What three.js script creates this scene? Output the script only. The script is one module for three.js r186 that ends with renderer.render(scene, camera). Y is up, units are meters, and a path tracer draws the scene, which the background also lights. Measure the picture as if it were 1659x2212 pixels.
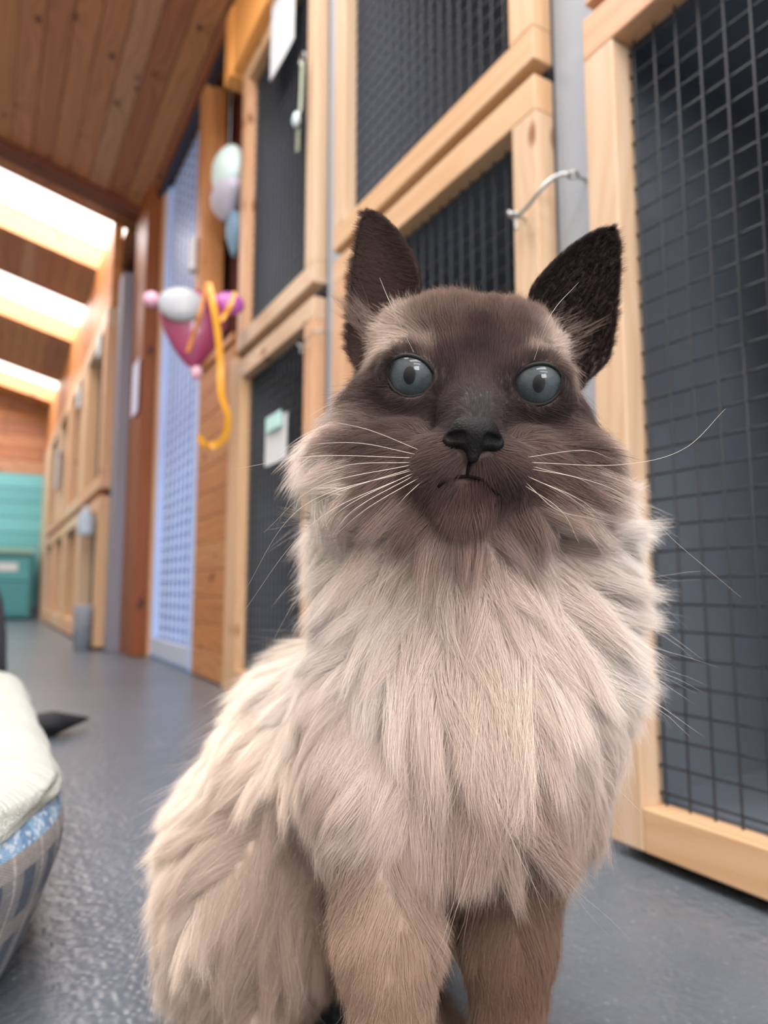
import * as THREE from 'three';
import { RoundedBoxGeometry } from 'three/addons/geometries/RoundedBoxGeometry.js';
import { mergeGeometries } from 'three/addons/utils/BufferGeometryUtils.js';
import { RectAreaLightUniformsLib } from 'three/addons/lights/RectAreaLightUniformsLib.js';

// ---------------------------------------------------------------- camera, exposure, lights
const scene = new THREE.Scene();
scene.background = new THREE.Color(0.75, 0.85, 1.0);
const renderer = new THREE.WebGLRenderer({ antialias: true });
renderer.toneMapping = THREE.LinearToneMapping;
renderer.toneMappingExposure = 1.92;
renderer.shadowMap.enabled = true;
RectAreaLightUniformsLib.init();

const YAW = 29.657 * Math.PI / 180, PITCH = 6.428 * Math.PI / 180;
const camera = new THREE.PerspectiveCamera(2 * Math.atan(1106 / 1500) * 180 / Math.PI, 1659 / 2212, 0.02, 60);
camera.position.set(0, 0.25, 0);
camera.lookAt(Math.sin(YAW) * Math.cos(PITCH), 0.25 + Math.sin(PITCH), -Math.cos(YAW) * Math.cos(PITCH));
camera.focus = 0.262;
camera.userData.fStop = 7.6;

const SKY_LIGHT = 5.8, WINDOW_LIGHT = 8.5;        // radiance of the overcast sky through the roof lights and the window
const DAY = new THREE.Color(0.98, 0.98, 1.0);
function areaLight(parent, w, h, strength, position, rotation) {
  const l = new THREE.RectAreaLight(DAY, strength, w, h);
  l.position.set(...position); l.rotation.set(...rotation); l.castShadow = true; parent.add(l);
  return l;
}

// ---------------------------------------------------------------- helpers
let seed = 12345;
const rnd = () => { seed = (seed + 0x6d2b79f5) | 0; let t = Math.imul(seed ^ (seed >>> 15), 1 | seed); t = (t + Math.imul(t ^ (t >>> 7), 61 | t)) ^ t; return ((t ^ (t >>> 14)) >>> 0) / 4294967296; };
const rr = (a, b) => a + (b - a) * rnd();
const taken = new Map();
function numbered(name) { const k = taken.get(name) ?? 0; taken.set(name, k + 1); return k ? `${name}_${String(k).padStart(3, '0')}` : name; }
function shade(o) { o.traverse((m) => { if (m.isMesh) { m.castShadow = true; m.receiveShadow = true; } }); return o; }
function thing(name, label, category, position = [0, 0, 0], turn = 0, group) {
  const o = new THREE.Group(); o.name = numbered(name); o.position.set(...position); o.rotation.y = turn;
  o.userData = { label, category }; if (group) o.userData.group = group;
  scene.add(o); return o;
}
function structure(name, position = [0, 0, 0], label) { const o = new THREE.Group(); o.name = name; o.position.set(...position); o.userData = { kind: 'structure' }; if (label) o.userData.label = label; scene.add(o); return o; }
function part(name, geometry, material, parent, position, rotation) {
  const m = new THREE.Mesh(geometry, material); m.name = name; if (position) m.position.set(...position); if (rotation) m.rotation.set(...rotation);
  m.castShadow = true; m.receiveShadow = true; parent.add(m); return m;
}
// a box whose uv is in metres, with v along the grain axis (0 x, 1 y, 2 z)
function metreUv(g, grain = 1, shift = true) {
  const p = g.attributes.position, n = g.attributes.normal, uv = new Float32Array(p.count * 2), du = shift ? rnd() * 7 : 0, dv = shift ? rnd() * 7 : 0;
  for (let i = 0; i < p.count; i++) {
    const c = [p.getX(i), p.getY(i), p.getZ(i)], a = [n.getX(i), n.getY(i), n.getZ(i)].map(Math.abs);
    let face = a[0] >= a[1] && a[0] >= a[2] ? 0 : a[1] >= a[2] ? 1 : 2;
    if (face === grain) { const o = [0, 1, 2].filter((k) => k !== grain); uv[2 * i] = c[o[0]] + du; uv[2 * i + 1] = c[o[1]] * 0.3 + dv; continue; }
    const other = [0, 1, 2].find((k) => k !== grain && k !== face);
    uv[2 * i] = c[other] + du; uv[2 * i + 1] = c[grain] + dv;
  }
  g.setAttribute('uv', new THREE.BufferAttribute(uv, 2)); return g;
}
const box = (w, h, d, grain = 1, r = 0) => metreUv(r ? new RoundedBoxGeometry(w, h, d, 2, r) : new THREE.BoxGeometry(w, h, d), grain);
// box from its corners
function slab(name, material, parent, [x0, y0, z0], [x1, y1, z1], grain = 1, r = 0) {
  return part(name, box(x1 - x0, y1 - y0, z1 - z0, grain, r), material, parent, [(x0 + x1) / 2, (y0 + y1) / 2, (z0 + z1) / 2]);
}
const curve = (pts) => new THREE.CatmullRomCurve3(pts.map((p) => new THREE.Vector3(...p)));
const tube = (pts, r, seg = 24, round = 8) => new THREE.TubeGeometry(curve(pts), seg, r, round, false);

// ---------------------------------------------------------------- computed textures
function hash2(x, y, s) { let h = Math.imul(x | 0, 374761393) ^ Math.imul(y | 0, 668265263) ^ Math.imul(s | 0, 2147483647); h = Math.imul(h ^ (h >>> 13), 1274126177); return ((h ^ (h >>> 16)) >>> 0) / 4294967296; }
function noise(x, y, period, s = 0) {
  const x0 = Math.floor(x), y0 = Math.floor(y), fx = x - x0, fy = y - y0, m = (a, p) => ((a % p) + p) % p;
  const [px, py] = Array.isArray(period) ? period : [period, period];
  const u = fx * fx * (3 - 2 * fx), v = fy * fy * (3 - 2 * fy), h = (i, j) => hash2(m(x0 + i, px), m(y0 + j, py), s);
  return (h(0, 0) * (1 - u) + h(1, 0) * u) * (1 - v) + (h(0, 1) * (1 - u) + h(1, 1) * u) * v;
}
function texture(w, h, f, srgb = true) {
  const d = new Uint8Array(w * h * 4);
  for (let j = 0; j < h; j++) for (let i = 0; i < w; i++) { const c = f((i + 0.5) / w, (j + 0.5) / h); for (let k = 0; k < 3; k++) d[(j * w + i) * 4 + k] = Math.max(0, Math.min(255, Math.round(c[k]))); d[(j * w + i) * 4 + 3] = 255; }
  const t = new THREE.DataTexture(d, w, h); t.wrapS = t.wrapT = THREE.RepeatWrapping; t.magFilter = THREE.LinearFilter; t.minFilter = THREE.LinearFilter;
  if (srgb) t.colorSpace = THREE.SRGBColorSpace; t.needsUpdate = true; return t;
}
const mixc = (a, b, t) => a.map((x, i) => x + (b[i] - x) * t);
// pine: growth lines along v, a few knots; one tile is 0.25 m across and 1 m along
function pineTexture(light, dark, knotColor, s, knots = 5, contrast = 1) {
  const ks = Array.from({ length: knots }, (_, i) => [hash2(i, 1, s + 5), hash2(i, 2, s + 5), 0.012 + 0.02 * hash2(i, 3, s + 5)]);
  const t = texture(256, 512, (u, v) => {
    let warp = (noise(u * 4, v * 3, [4, 3], s) - 0.5) * 0.5 + (noise(u * 8, v * 8, [8, 8], s + 1) - 0.5) * 0.12, k = 0;
    for (const [ku, kv, kr] of ks) {
      let a = Math.abs(u - ku), b = Math.abs(v - kv); a = Math.min(a, 1 - a) * 0.25; b = Math.min(b, 1 - b);
      const q = Math.hypot(a, b * 0.55); warp += Math.exp(-q * q / (kr * kr * 3)) * 0.5; k = Math.max(k, 1 - Math.min(1, q / (kr * 0.45)));
    }
    const g = 0.5 + 0.5 * Math.sin((u * 9 + warp * 3) * Math.PI * 2), fine = noise(u * 128, v * 24, [128, 24], s + 2);
    const c = mixc(light, dark, contrast * (0.45 * g * g + 0.3 * fine + 0.35 * noise(u * 3, v * 2, [3, 2], s + 3)));
    return mixc(c, knotColor, Math.min(0.9, k * 1.4));
  });
  t.repeat.set(4, 1); return t;
}
const wood = (map, tint = 0xffffff, rough = 0.55) => new THREE.MeshStandardMaterial({ map, color: tint, roughness: rough });
const plain = (color, roughness = 0.7, extra = {}) => new THREE.MeshPhysicalMaterial({ color, roughness, ...extra });

const pinePale = pineTexture([208, 184, 158], [194, 160, 126], [126, 82, 50], 11, 3, 0.9);
const pineHoney = pineTexture([196, 142, 90], [168, 106, 58], [88, 46, 24], 23, 6, 1);
const pineBrown = pineTexture([188, 142, 108], [154, 108, 80], [58, 32, 22], 37, 7, 1);
const M = {
  frame: [wood(pinePale), wood(pinePale, 0xfff2e0), wood(pinePale, 0xffeadb)],
  ceil: [wood(pineBrown, 0xffffff), wood(pineBrown, 0xf2d8c0), wood(pineBrown, 0xffead0), wood(pineBrown, 0xe6c8b4), wood(pineBrown, 0xfff0c8)],
  honey: [wood(pineHoney), wood(pineHoney, 0xfff2e4), wood(pineHoney, 0xf8ead8), wood(pineHoney, 0xfff4dc)],
  orange: wood(pineTexture([250, 184, 104], [238, 160, 82], [150, 86, 40], 41, 1, 0.8)),
  darkwood: wood(pineBrown, 0x9a6a55, 0.6),
  redwood: wood(pineHoney, 0xb89058, 0.5),
  charcoal: plain(0x747c86, 0.5),
  wire: plain(0x34373d, 0.42, { metalness: 0.3 }),
  grey: plain(0xa2aab4, 0.5),
  pillar: plain(0x82818e, 0.5),
  navy: plain(0x343544, 0.6),
  paper: plain(0xd2d6da, 0.8),
  zinc: plain(0xb0b2b0, 0.3, { metalness: 0.75 }),
  white: plain(0xc8ccd2, 0.5),
};
// ---------------------------------------------------------------- the room
const XD = 0.535;                    // front face of the pen doors along the right-hand side of the corridor
const SLOPE = 0.26, ANG = Math.atan(SLOPE), CY = 1.88;
const Z_END = -7.1, Z_BACK = 3.0, X_LEFT = -1.7, X_RIGHT = 1.2;
{ // floor: grey safety vinyl with pale flecks and a fine emboss
  const flecks = texture(1024, 1024, (u, v) => {
    const n = noise(u * 6, v * 6, 6, 3) * 0.5 + noise(u * 24, v * 24, 24, 4) * 0.3 + noise(u * 90, v * 90, 90, 5) * 0.2;
    let c = mixc([84, 91, 98], [99, 106, 113], n);
    for (const [cell, share, size, tone, s] of [[330, 0.30, 0.3, [120, 127, 133], 9], [150, 0.14, 0.22, [146, 151, 156], 14], [90, 0.05, 0.16, [168, 172, 176], 19]]) {
      const i = Math.floor(u * cell), j = Math.floor(v * cell); if (hash2(i, j, s) > share) continue;
      const a = hash2(i, j, s + 3) * 3.14, du = u * cell - i - 0.3 - 0.4 * hash2(i, j, s + 1), dv = v * cell - j - 0.3 - 0.4 * hash2(i, j, s + 2), q = Math.hypot(du * Math.cos(a) + dv * Math.sin(a), (dv * Math.cos(a) - du * Math.sin(a)) * 2.2);
      if (q < size) c = mixc(c, tone, 0.55 * hash2(i, j, s + 4) + 0.15);
    }
    if (noise(u * 40, v * 9, [40, 9], 13) > 0.93) c = mixc(c, [116, 122, 126], 0.35);
    return c;
  });
  const emboss = texture(512, 512, (u, v) => { const n = noise(u * 140, v * 140, 140, 21) * 0.6 + noise(u * 60, v * 60, 60, 22) * 0.4; return [n * 255, n * 255, n * 255]; }, false);
  emboss.repeat.set(2, 2);
  const vinyl = new THREE.MeshPhysicalMaterial({ map: flecks, roughness: 0.3, bumpMap: emboss, bumpScale: 0.0011 });
  const f = structure('floor');
  slab('vinyl', vinyl, f, [X_LEFT - 0.1, -0.06, Z_END - 0.1], [X_RIGHT + 0.1, 0, Z_BACK + 0.1], 2);
}
const roofY = (x) => CY + SLOPE * (XD - x);
// ceiling of tongue-and-groove boards along the corridor, rising to the left, with a row of roof lights
const skylights = [[-3.75, -3.19], [-4.97, -4.27], [-6.7, -6.0], [-1.35, -0.7], [-0.2, 0.45], [0.95, 1.6], [2.1, 2.7]];
const SX0 = -1.75, SX1 = -0.05;       // roof lights across the slope, in the ceiling's own axis
const ceiling = structure('ceiling', [XD, CY, 0]); ceiling.rotation.z = -ANG;
{
  const cuts = skylights.map((s) => [...s]).sort((a, b) => a[0] - b[0]), runs = []; let z = Z_END - 0.05;
  for (const [a, b] of cuts) { runs.push([z, a]); z = b; }
  runs.push([z, Z_BACK + 0.05]);
  const W = 0.075; let k = 0;
  for (let x = 0.75; x > -2.4; x -= W, k++) {
    const within = x - W / 2 < SX1 && x + W / 2 > SX0 + 0.02;
    const xr = within && x + W / 2 > SX1 ? SX1 : null;
    for (const [a, b] of within ? runs : [[Z_END - 0.05, Z_BACK + 0.05]])
      slab('plank', M.ceil[(k * 7 + Math.floor(rnd() * 5)) % 5], ceiling, [x - W / 2 + 0.0015, 0.0, a], [(xr && 0) || x + W / 2 - 0.0015, 0.018, b], 2);
  }
  for (const [a, b] of runs) slab('roof_deck', M.darkwood, ceiling, [SX0 - 0.02, 0.02, a], [SX1 + 0.05, 0.2, b], 0);
  slab('roof_deck', M.darkwood, ceiling, [SX1 + 0.05, 0.02, Z_END - 0.05], [0.8, 0.2, Z_BACK + 0.05], 0);
  slab('roof_deck', M.darkwood, ceiling, [-2.42, 0.02, Z_END - 0.05], [SX0 - 0.02, 0.2, Z_BACK + 0.05], 0);
}
const paneGlow = new THREE.MeshStandardMaterial({ color: 0xffffff, emissive: 0xf4fbff, emissiveIntensity: 1.6, roughness: 0.4 });
skylights.forEach(([a, b], i) => {
  const w = structure(`window_${i + 1}`, [XD, CY, 0]); w.rotation.z = -ANG;
  const T = 0.018;
  slab('reveal_board', M.honey[i % 4], w, [SX0, -0.004, a - 0.001], [SX1 + 0.045, 0.12, a + T], 0);
  slab('reveal_board', M.honey[(i + 1) % 4], w, [SX0, -0.004, b - T], [SX1 + 0.045, 0.12, b + 0.001], 0);
  slab('reveal_board', M.frame[i % 3], w, [SX1 - T, -0.004, a + T], [SX1 + 0.045, 0.12, b - T], 2);
  slab('reveal_board', M.honey[(i + 3) % 4], w, [SX0 - 0.02, -0.004, a + T], [SX0 + T, 0.12, b - T], 2);
  slab('window_pane', paneGlow, w, [SX0 - 0.01, 0.12, a], [SX1 + 0.04, 0.14, b], 0);
  areaLight(w, SX1 - SX0 - 0.06, b - a - 0.05, SKY_LIGHT, [(SX0 + SX1) / 2, 0.112, (a + b) / 2], [-Math.PI / 2, 0, 0]);
});
{ // cross beam before the roof lights, dark cable strip along the top of the pens
  const t = structure('trim_1', [XD, CY, 0]); t.rotation.z = -ANG;
  slab('beam', M.darkwood, t, [-2.3, -0.035, -3.07], [0.02, 0.0, -2.98], 0, 0.004);
  const s = structure('trim_2');
  slab('batten', M.redwood, s, [0.515, 1.862, -2.95], [0.54, 1.885, 0.4], 2);
  slab('batten', M.navy, s, [0.52, 1.846, -2.95], [0.545, 1.862, 0.4], 2);
}
{ // end wall: teal boards below, brown boards above
  const w = structure('wall_end'), teal = [plain(0x62a6aa, 0.55), plain(0x5ea0a4, 0.55), plain(0x68acb0, 0.55)];
  slab('wall_core', M.darkwood, w, [X_LEFT - 0.1, 0, Z_END - 0.12], [X_RIGHT + 0.1, 2.6, Z_END - 0.02], 0);
  for (let y = 0.1, k = 0; y < 1.2; y += 0.135, k++) slab('plank', teal[k % 3], w, [X_LEFT, y, Z_END - 0.02], [0.62, y + 0.13, Z_END], 0, 0.004);
  for (let y = 1.315, k = 0; y < 2.45; y += 0.12, k++) slab('plank', M.ceil[k % 5], w, [X_LEFT, y, Z_END - 0.02], [0.62, y + 0.115, Z_END], 0);
  slab('skirting', M.charcoal, w, [X_LEFT, 0, Z_END - 0.02], [0.62, 0.1, Z_END + 0.008], 0);
}
{ // outer walls
  const cream = plain(0xbdb7ab, 0.8);
  const l = structure('wall_left'); slab('wall_face', cream, l, [X_LEFT - 0.1, 0, Z_END - 0.1], [X_LEFT, 2.65, Z_BACK + 0.1], 2);
  const r = structure('wall_right'); slab('wall_face', M.charcoal, r, [X_RIGHT, 0, Z_END - 0.1], [X_RIGHT + 0.1, 2.3, Z_BACK + 0.1], 2);
  slab('panel', M.grey, r, [0.56, 0, 0.12], [0.6, 1.95, Z_BACK], 1);
  const b = structure('wall_back');
  for (const [x0, x1, y0, y1] of [[X_LEFT, -1.15, 0, 2.6], [0.15, X_RIGHT, 0, 2.6], [-1.15, 0.15, 0, 0.75], [-1.15, 0.15, 1.85, 2.6]]) slab('wall_face', cream, b, [x0, y0, Z_BACK], [x1, y1, Z_BACK + 0.1], 0);
  const w = structure('window_8');
  slab('window_pane', paneGlow, w, [-1.15, 0.75, Z_BACK + 0.06], [0.15, 1.85, Z_BACK + 0.08], 0);
  for (const [x0, x1, y0, y1] of [[-1.15, -1.1, 0.75, 1.85], [0.1, 0.15, 0.75, 1.85], [-0.525, -0.475, 0.8, 1.8], [-1.1, 0.1, 0.75, 0.8], [-1.1, 0.1, 1.8, 1.85]]) slab('window_frame', M.white, w, [x0, y0, Z_BACK + 0.0], [x1, y1, Z_BACK + 0.05], 1);
  areaLight(w, 1.2, 1.0, WINDOW_LIGHT, [-0.5, 1.3, Z_BACK - 0.01], [0, 0, 0]);
}

// ---------------------------------------------------------------- pens
// a pen with a timber door filled with welded mesh; z0 is its far side, z1 its near side
function pen(label, { X = XD, z0, z1, y0, y1, stile = 0.042, rail = [0.044, 0.046], depth = 0.58, pitch = 0.025, wireR = 0.0013, single = false, tone = 0, T = 0.03, name = 'cat_pen', group }) {
  const g = thing(name, label, 'cat pen', [X, y0, (z0 + z1) / 2], 0, group), w = (z1 - z0) / 2, h = y1 - y0, m = M.frame;
  // carcass
  const P = 0.012, b0 = T + 0.002, base = y0 < 0.05 ? -y0 : 0;
  slab('side_panel', M.charcoal, g, [b0, base, -w], [depth, h, -w + P], 1);
  slab('side_panel', M.charcoal, g, [b0, base, w - P], [depth, h, w], 1);
  slab('back_panel', M.charcoal, g, [depth - P, base ? 0.038 : P, -w + P], [depth, h - P, w - P], 1);
  slab('base_panel', M.charcoal, g, [b0 + 0.012, base ? 0.026 : 0, -w + P], [depth, base ? 0.038 : P, w - P], 2);
  slab('top_panel', M.charcoal, g, [b0, h - P, -w + P], [depth, h, w - P], 2);
  const d = new THREE.Group(); d.name = 'door'; g.add(d);
  slab('stile', m[tone % 3], d, [0, y0 < 0.05 ? 0 : rail[0], -w], [T, h - rail[1], -w + stile], 1, 0.0022);
  slab('stile', m[(tone + 1) % 3], d, [0, y0 < 0.05 ? 0 : rail[0], w - stile], [T, h - rail[1], w], 1, 0.0022);
  slab('rail', m[(tone + 2) % 3], d, [0, h - rail[1], -w], [T, h, w], 2, 0.0022);
  const low = slab('rail', m[(tone + 1) % 3], d, [0, 0, -w + (y0 < 0.05 ? stile : 0)], [T, rail[0], w - (y0 < 0.05 ? stile : 0)], 2, 0.0022);
  // mesh: upright wires in front, level wires behind
  const zA = -w + stile, zB = w - stile, yA = rail[0], yB = h - rail[1], x = T - 0.006, wires = [];
  const up = new THREE.CylinderGeometry(wireR, wireR, yB - yA + 0.01, 6), level = new THREE.CylinderGeometry(wireR, wireR, zB - zA + 0.01, 6).rotateX(Math.PI / 2);
  for (let z = zA + pitch * 0.35; z < zB; z += pitch) wires.push([up, x - wireR, (yA + yB) / 2, z]);
  for (let y = yA + pitch * 0.4; y < yB; y += pitch) wires.push([level, x + wireR, y, (zA + zB) / 2]);
  if (single) for (const [q, ...p] of wires) part('wire', q, M.wire, d, p);
  else { const q = part('wire_mesh', mergeGeometries(wires.map(([q, ...p]) => q.clone().translate(...p))), M.wire, d); q.userData.kind = 'stuff'; }
  return g;
}
pen('large lower mesh-door pen nearest on the right, filling the right edge', { z0: -0.50, z1: 0.10, y0: 0.012, y1: 0.872, stile: 0.04, rail: [0.04, 0.049], single: true, tone: 0 });
pen('upper mesh-door pen above the nearest right-hand pen, only its corner showing', { z0: -0.495, z1: 0.10, y0: 0.886, y1: 1.70, tone: 1 });
pen('lower mesh-door pen behind the cat\'s head, beside the grey post with the hook', { z0: -1.135, z1: -0.577, y0: 0.012, y1: 0.865, rail: [0.042, 0.046], stile: 0.043, single: true, tone: 2 });
pen('upper mesh-door pen above the cat\'s left-hand ear, middle of the near three', { z0: -1.135, z1: -0.577, y0: 0.885, y1: 1.70, rail: [0.044, 0.046], stile: 0.045, single: true, tone: 0 });
pen('lower mesh-door pen left of the cat\'s cheek with a pale tag on it', { z0: -1.72, z1: -1.225, y0: 0.012, y1: 0.835, tone: 1, stile: 0.046 });
pen('upper mesh-door pen with a white sheet and hanging strap, left of the cat\'s ear', { z0: -1.72, z1: -1.225, y0: 0.865, y1: 1.66, tone: 2, stile: 0.046 });
{
  const t = structure('trim_3'); slab('post', M.grey, t, [0.566, 0, -0.576], [0.62, 1.95, -0.501], 1, 0.002);
  const u = structure('trim_4'); slab('post', M.grey, u, [0.566, 0, -1.224], [0.62, 1.95, -1.136], 1, 0.002);
  const v = structure('trim_5'); slab('post', M.frame[1], v, [XD, 0, -1.775], [0.6, 0.86, -1.722], 1, 0.003);
  slab('post', M.orange, v, [XD - 0.03, 1.66, -1.80], [XD + 0.06, 1.87, -1.74], 1, 0.003);
  slab('header', M.orange, v, [XD - 0.025, 1.665, -1.74], [XD + 0.06, 1.87, -1.20], 2, 0.003);
  slab('header', M.honey[1], v, [XD + 0.005, 1.705, -1.195], [XD + 0.06, 1.87, 0.12], 2);
}
{ // boarded wall beyond the pens, dark recess above it
  const w = structure('wall_boarded');
  for (let y = 0.004, k = 0; y < 0.9; y += 0.0762, k++) slab('plank', M.honey[(k * 3) % 4], w, [XD + 0.012, y, -2.14], [XD + 0.034, y + 0.0748, -1.778], 2, 0.003);
  slab('wall_core', M.darkwood, w, [XD + 0.034, 0, -2.14], [XD + 0.06, 0.92, -1.778], 2);
  slab('sill', M.honey[1], w, [XD + 0.004, 0.92, -2.14], [XD + 0.1, 0.945, -1.778], 2, 0.003);
  slab('recess_panel', M.darkwood, w, [XD + 0.085, 0.945, -2.14], [XD + 0.1, 1.9, -1.72], 1);
}
{ // pale blue screen door in its timber frame
  const d = structure('door_1', [0.55, 0, -2.45]);
  slab('jamb', M.honey[0], d, [-0.03, 0.945, 0.32], [0.04, 1.86, 0.40], 1, 0.003);
  slab('jamb', M.frame[2], d, [-0.012, 0, -0.33], [0.03, 1.86, -0.285], 1, 0.003);
  slab('door_frame', plain(0xb8ccf6, 0.45), d, [-0.004, 0.0, -0.285], [0.03, 1.86, -0.245], 1, 0.003);
  slab('door_frame', plain(0xb8ccf6, 0.45), d, [-0.004, 0.0, 0.28], [0.03, 1.86, 0.32], 1, 0.003);
  slab('bottom_rail', plain(0xbcc6d8, 0.45), d, [-0.004, 0.012, -0.245], [0.03, 0.075, 0.28], 2, 0.003);
  slab('kick_strip', plain(0x6f86a8, 0.5), d, [-0.006, 0.0, -0.285], [0.03, 0.012, 0.32], 2);
  slab('door_panel', plain(0x5d8fe6, 0.5), d, [0.05, 0.0, -0.33], [0.062, 1.9, 0.32], 1);
  const white = plain(0xc2d8ff, 0.4), bars = [];
  for (let z = -0.235; z < 0.28; z += 0.062) bars.push(new THREE.BoxGeometry(0.004, 1.78, 0.02).translate(0.012, 0.97, z));
  for (let y = 0.095; y < 1.86; y += 0.04) bars.push(new THREE.BoxGeometry(0.004, 0.011, 0.525).translate(0.016, y, 0.018));
  part('screen_bars', mergeGeometries(bars), white, d).userData.kind = 'stuff';
  slab('handle_plate', M.white, d, [-0.05, 1.25, 0.305], [-0.03, 1.36, 0.345], 1, 0.008);
}
{ // brown post and grey pillar where the far row of pens begins
  const t = structure('trim_6'); slab('post', M.redwood, t, [0.485, 0, -3.04], [0.62, 1.92, -2.785], 1, 0.005);
  const p = structure('trim_7'); slab('pillar', M.pillar, p, [0.44, 0, -3.15], [0.62, 1.62, -3.045], 1, 0.004);
  slab('back_strip', M.honey[2], p, [0.56, 0, -2.79], [0.62, 1.95, -2.775], 1);
}
{ // far row of pens
  const names = ['nearest', 'second', 'third', 'farthest'];
  for (let k = 0; k < 4; k++) {
    const z1 = -3.17 - k * 0.78, z0 = z1 - 0.76;
    pen(`lower timber pen in the far row, ${names[k]} to the grey pillar`, { X: 0.40, z0, z1, y0: 0.012, y1: 0.655, stile: 0.085, rail: [0.08, 0.06], pitch: 0.05, wireR: 0.002, depth: 0.4, T: 0.07, tone: k, group: 'far pens along the corridor' });
    pen(`upper timber pen in the far row, ${names[k]} to the grey pillar`, { X: 0.40, z0, z1, y0: 0.69, y1: 1.5, stile: 0.085, rail: [0.06, 0.08], pitch: 0.05, wireR: 0.002, depth: 0.4, T: 0.07, tone: k + 1, group: 'far pens along the corridor' });
  }
  const w = structure('wall_far_row');
  for (let y = 1.505, k = 0; y < 1.9; y += 0.1, k++) slab('plank', M.honey[k % 4], w, [0.41, y, Z_END], [0.45, y + 0.097, -3.17], 2, 0.003);
  slab('wall_end_panel', M.frame[0], w, [0.405, 0, Z_END], [0.45, 1.5, -6.29], 1);
}
// ---------------------------------------------------------------- small things along the pens
const sheet = (w, h, bend = 0.01) => { const g = new THREE.BoxGeometry(w, h, 0.0012, 8, 8, 1), p = g.attributes.position; for (let i = 0; i < p.count; i++) p.setZ(i, p.getZ(i) + bend * Math.pow(p.getX(i) / w * 2, 2) - bend * 0.4 * (p.getY(i) / h)); g.computeVertexNormals(); return g; };
function notice(label, [x, y, z], w, h, m = M.paper, group, tilt = 0) { // faces the corridor, -x
  const t = thing('paper_notice', label, 'notice', [x, y - h / 2, z], -Math.PI / 2, group);
  const s = part('sheet', sheet(w, h, 0.0015), m, t, [0, h / 2, 0], [0, 0, tilt]);
  part('pin', new THREE.CylinderGeometry(0.003, 0.003, 0.004, 10).rotateX(Math.PI / 2), M.zinc, t, [0, h - 0.008, 0.004]);
  return t;
}
notice('white paper sheet on the upper pen door at the top, left of the strap', [0.527, 1.57, -1.40], 0.15, 0.21);
notice('white notice at the right edge on the nearest mesh door', [0.528, 0.588, -0.19], 0.205, 0.22);
notice('pale lilac paper hanging on the brown post beside the blue door', [0.478, 1.06, -2.86], 0.13, 0.22, plain(0xd5d6ee, 0.8));
{ const t = notice('white tag with a pale green top on the lower pen, left of the cat\'s cheek', [0.54, 0.58, -1.43], 0.13, 0.10);
  part('tag_top', new RoundedBoxGeometry(0.09, 0.035, 0.004, 2, 0.0018), plain(0xb8e6e0, 0.6), t, [0, 0.09, 0.008]); }
notice('tall white notice on the far upper pens, near the teal wall', [0.392, 1.12, -5.43], 0.18, 0.29);
notice('small white notice high on the far pens, middle of the row', [0.392, 1.33, -4.15], 0.13, 0.12);
notice('small pale notice high on the far pens, beside the grey pillar', [0.392, 1.38, -3.35], 0.10, 0.11);
{ // strap with a clip hanging by the right stile of the upper pen
  const t = thing('hanging_strap', 'pale green strap with a white clip hanging on the upper pen door', 'strap', [0.515, 1.16, -1.262]);
  part('strap_band', new THREE.ExtrudeGeometry(new THREE.Shape([[0, 0], [0.012, 0], [0.02, 0.11], [0.008, 0.11]].map((p) => new THREE.Vector2(...p))), { depth: 0.002, bevelEnabled: false }).rotateY(-Math.PI / 2), plain(0xb9c3ab, 0.8), t, [0, 0.08, 0]);
  part('clip', new THREE.SphereGeometry(0.013, 20, 14).scale(0.6, 1.25, 1), plain(0xcfe6ea, 0.25), t, [-0.004, 0.072, -0.008]);
  part('strap_end', new RoundedBoxGeometry(0.003, 0.05, 0.013, 2, 0.001), plain(0x8d9583, 0.8), t, [0, 0.025, -0.008]);
  part('strap_loop', new THREE.TorusGeometry(0.012, 0.0018, 8, 24).rotateY(Math.PI / 2), M.zinc, t, [0, 0.198, 0.012]);
}
// hook and eye
function hookLatch(label, [x, y, z], s = 1) {
  const t = thing('hook_latch', label, 'latch', [x, y, z]); t.scale.setScalar(s);
  const e = [[0.010, 0.012, 0.026], [0.002, 0.014, 0.022], [-0.008, 0.009, 0.012], [-0.014, 0.0, 0.0], [-0.016, -0.010, -0.02], [-0.017, -0.013, -0.032], [-0.019, -0.010, -0.042], [-0.021, -0.004, -0.046]];
  part('hook_arm', tube(e, 0.0026, 40), M.zinc, t);
  part('hook_tip', tube([[-0.017, -0.009, -0.040], [-0.017, -0.016, -0.0385], [-0.017, -0.029, -0.0375]], 0.0023, 12), M.zinc, t);
  part('screw_eye', new THREE.TorusGeometry(0.0055, 0.0019, 10, 24).rotateX(Math.PI / 2), M.zinc, t, [0.010, 0.012, 0.028]);
  part('screw_eye', new THREE.TorusGeometry(0.0055, 0.0019, 10, 24).rotateX(Math.PI / 2), M.zinc, t, [-0.017, -0.010, -0.040]);
  part('screw_shank', tube([[0.015, 0.012, 0.028], [0.024, 0.012, 0.028], [0.034, 0.012, 0.028]], 0.0019, 8), M.zinc, t);
  part('screw_shank', tube([[-0.012, -0.010, -0.040], [0.0, -0.010, -0.040]], 0.0019, 8), M.zinc, t);
  return t;
}
hookLatch('zinc hook and eye latch across the grey post above the cat\'s head', [XD, 0.70, -0.558]);
hookLatch('zinc hook and eye latch on the pen door left of the cat\'s cheek', [XD, 0.745, -1.222], 0.8);
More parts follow.
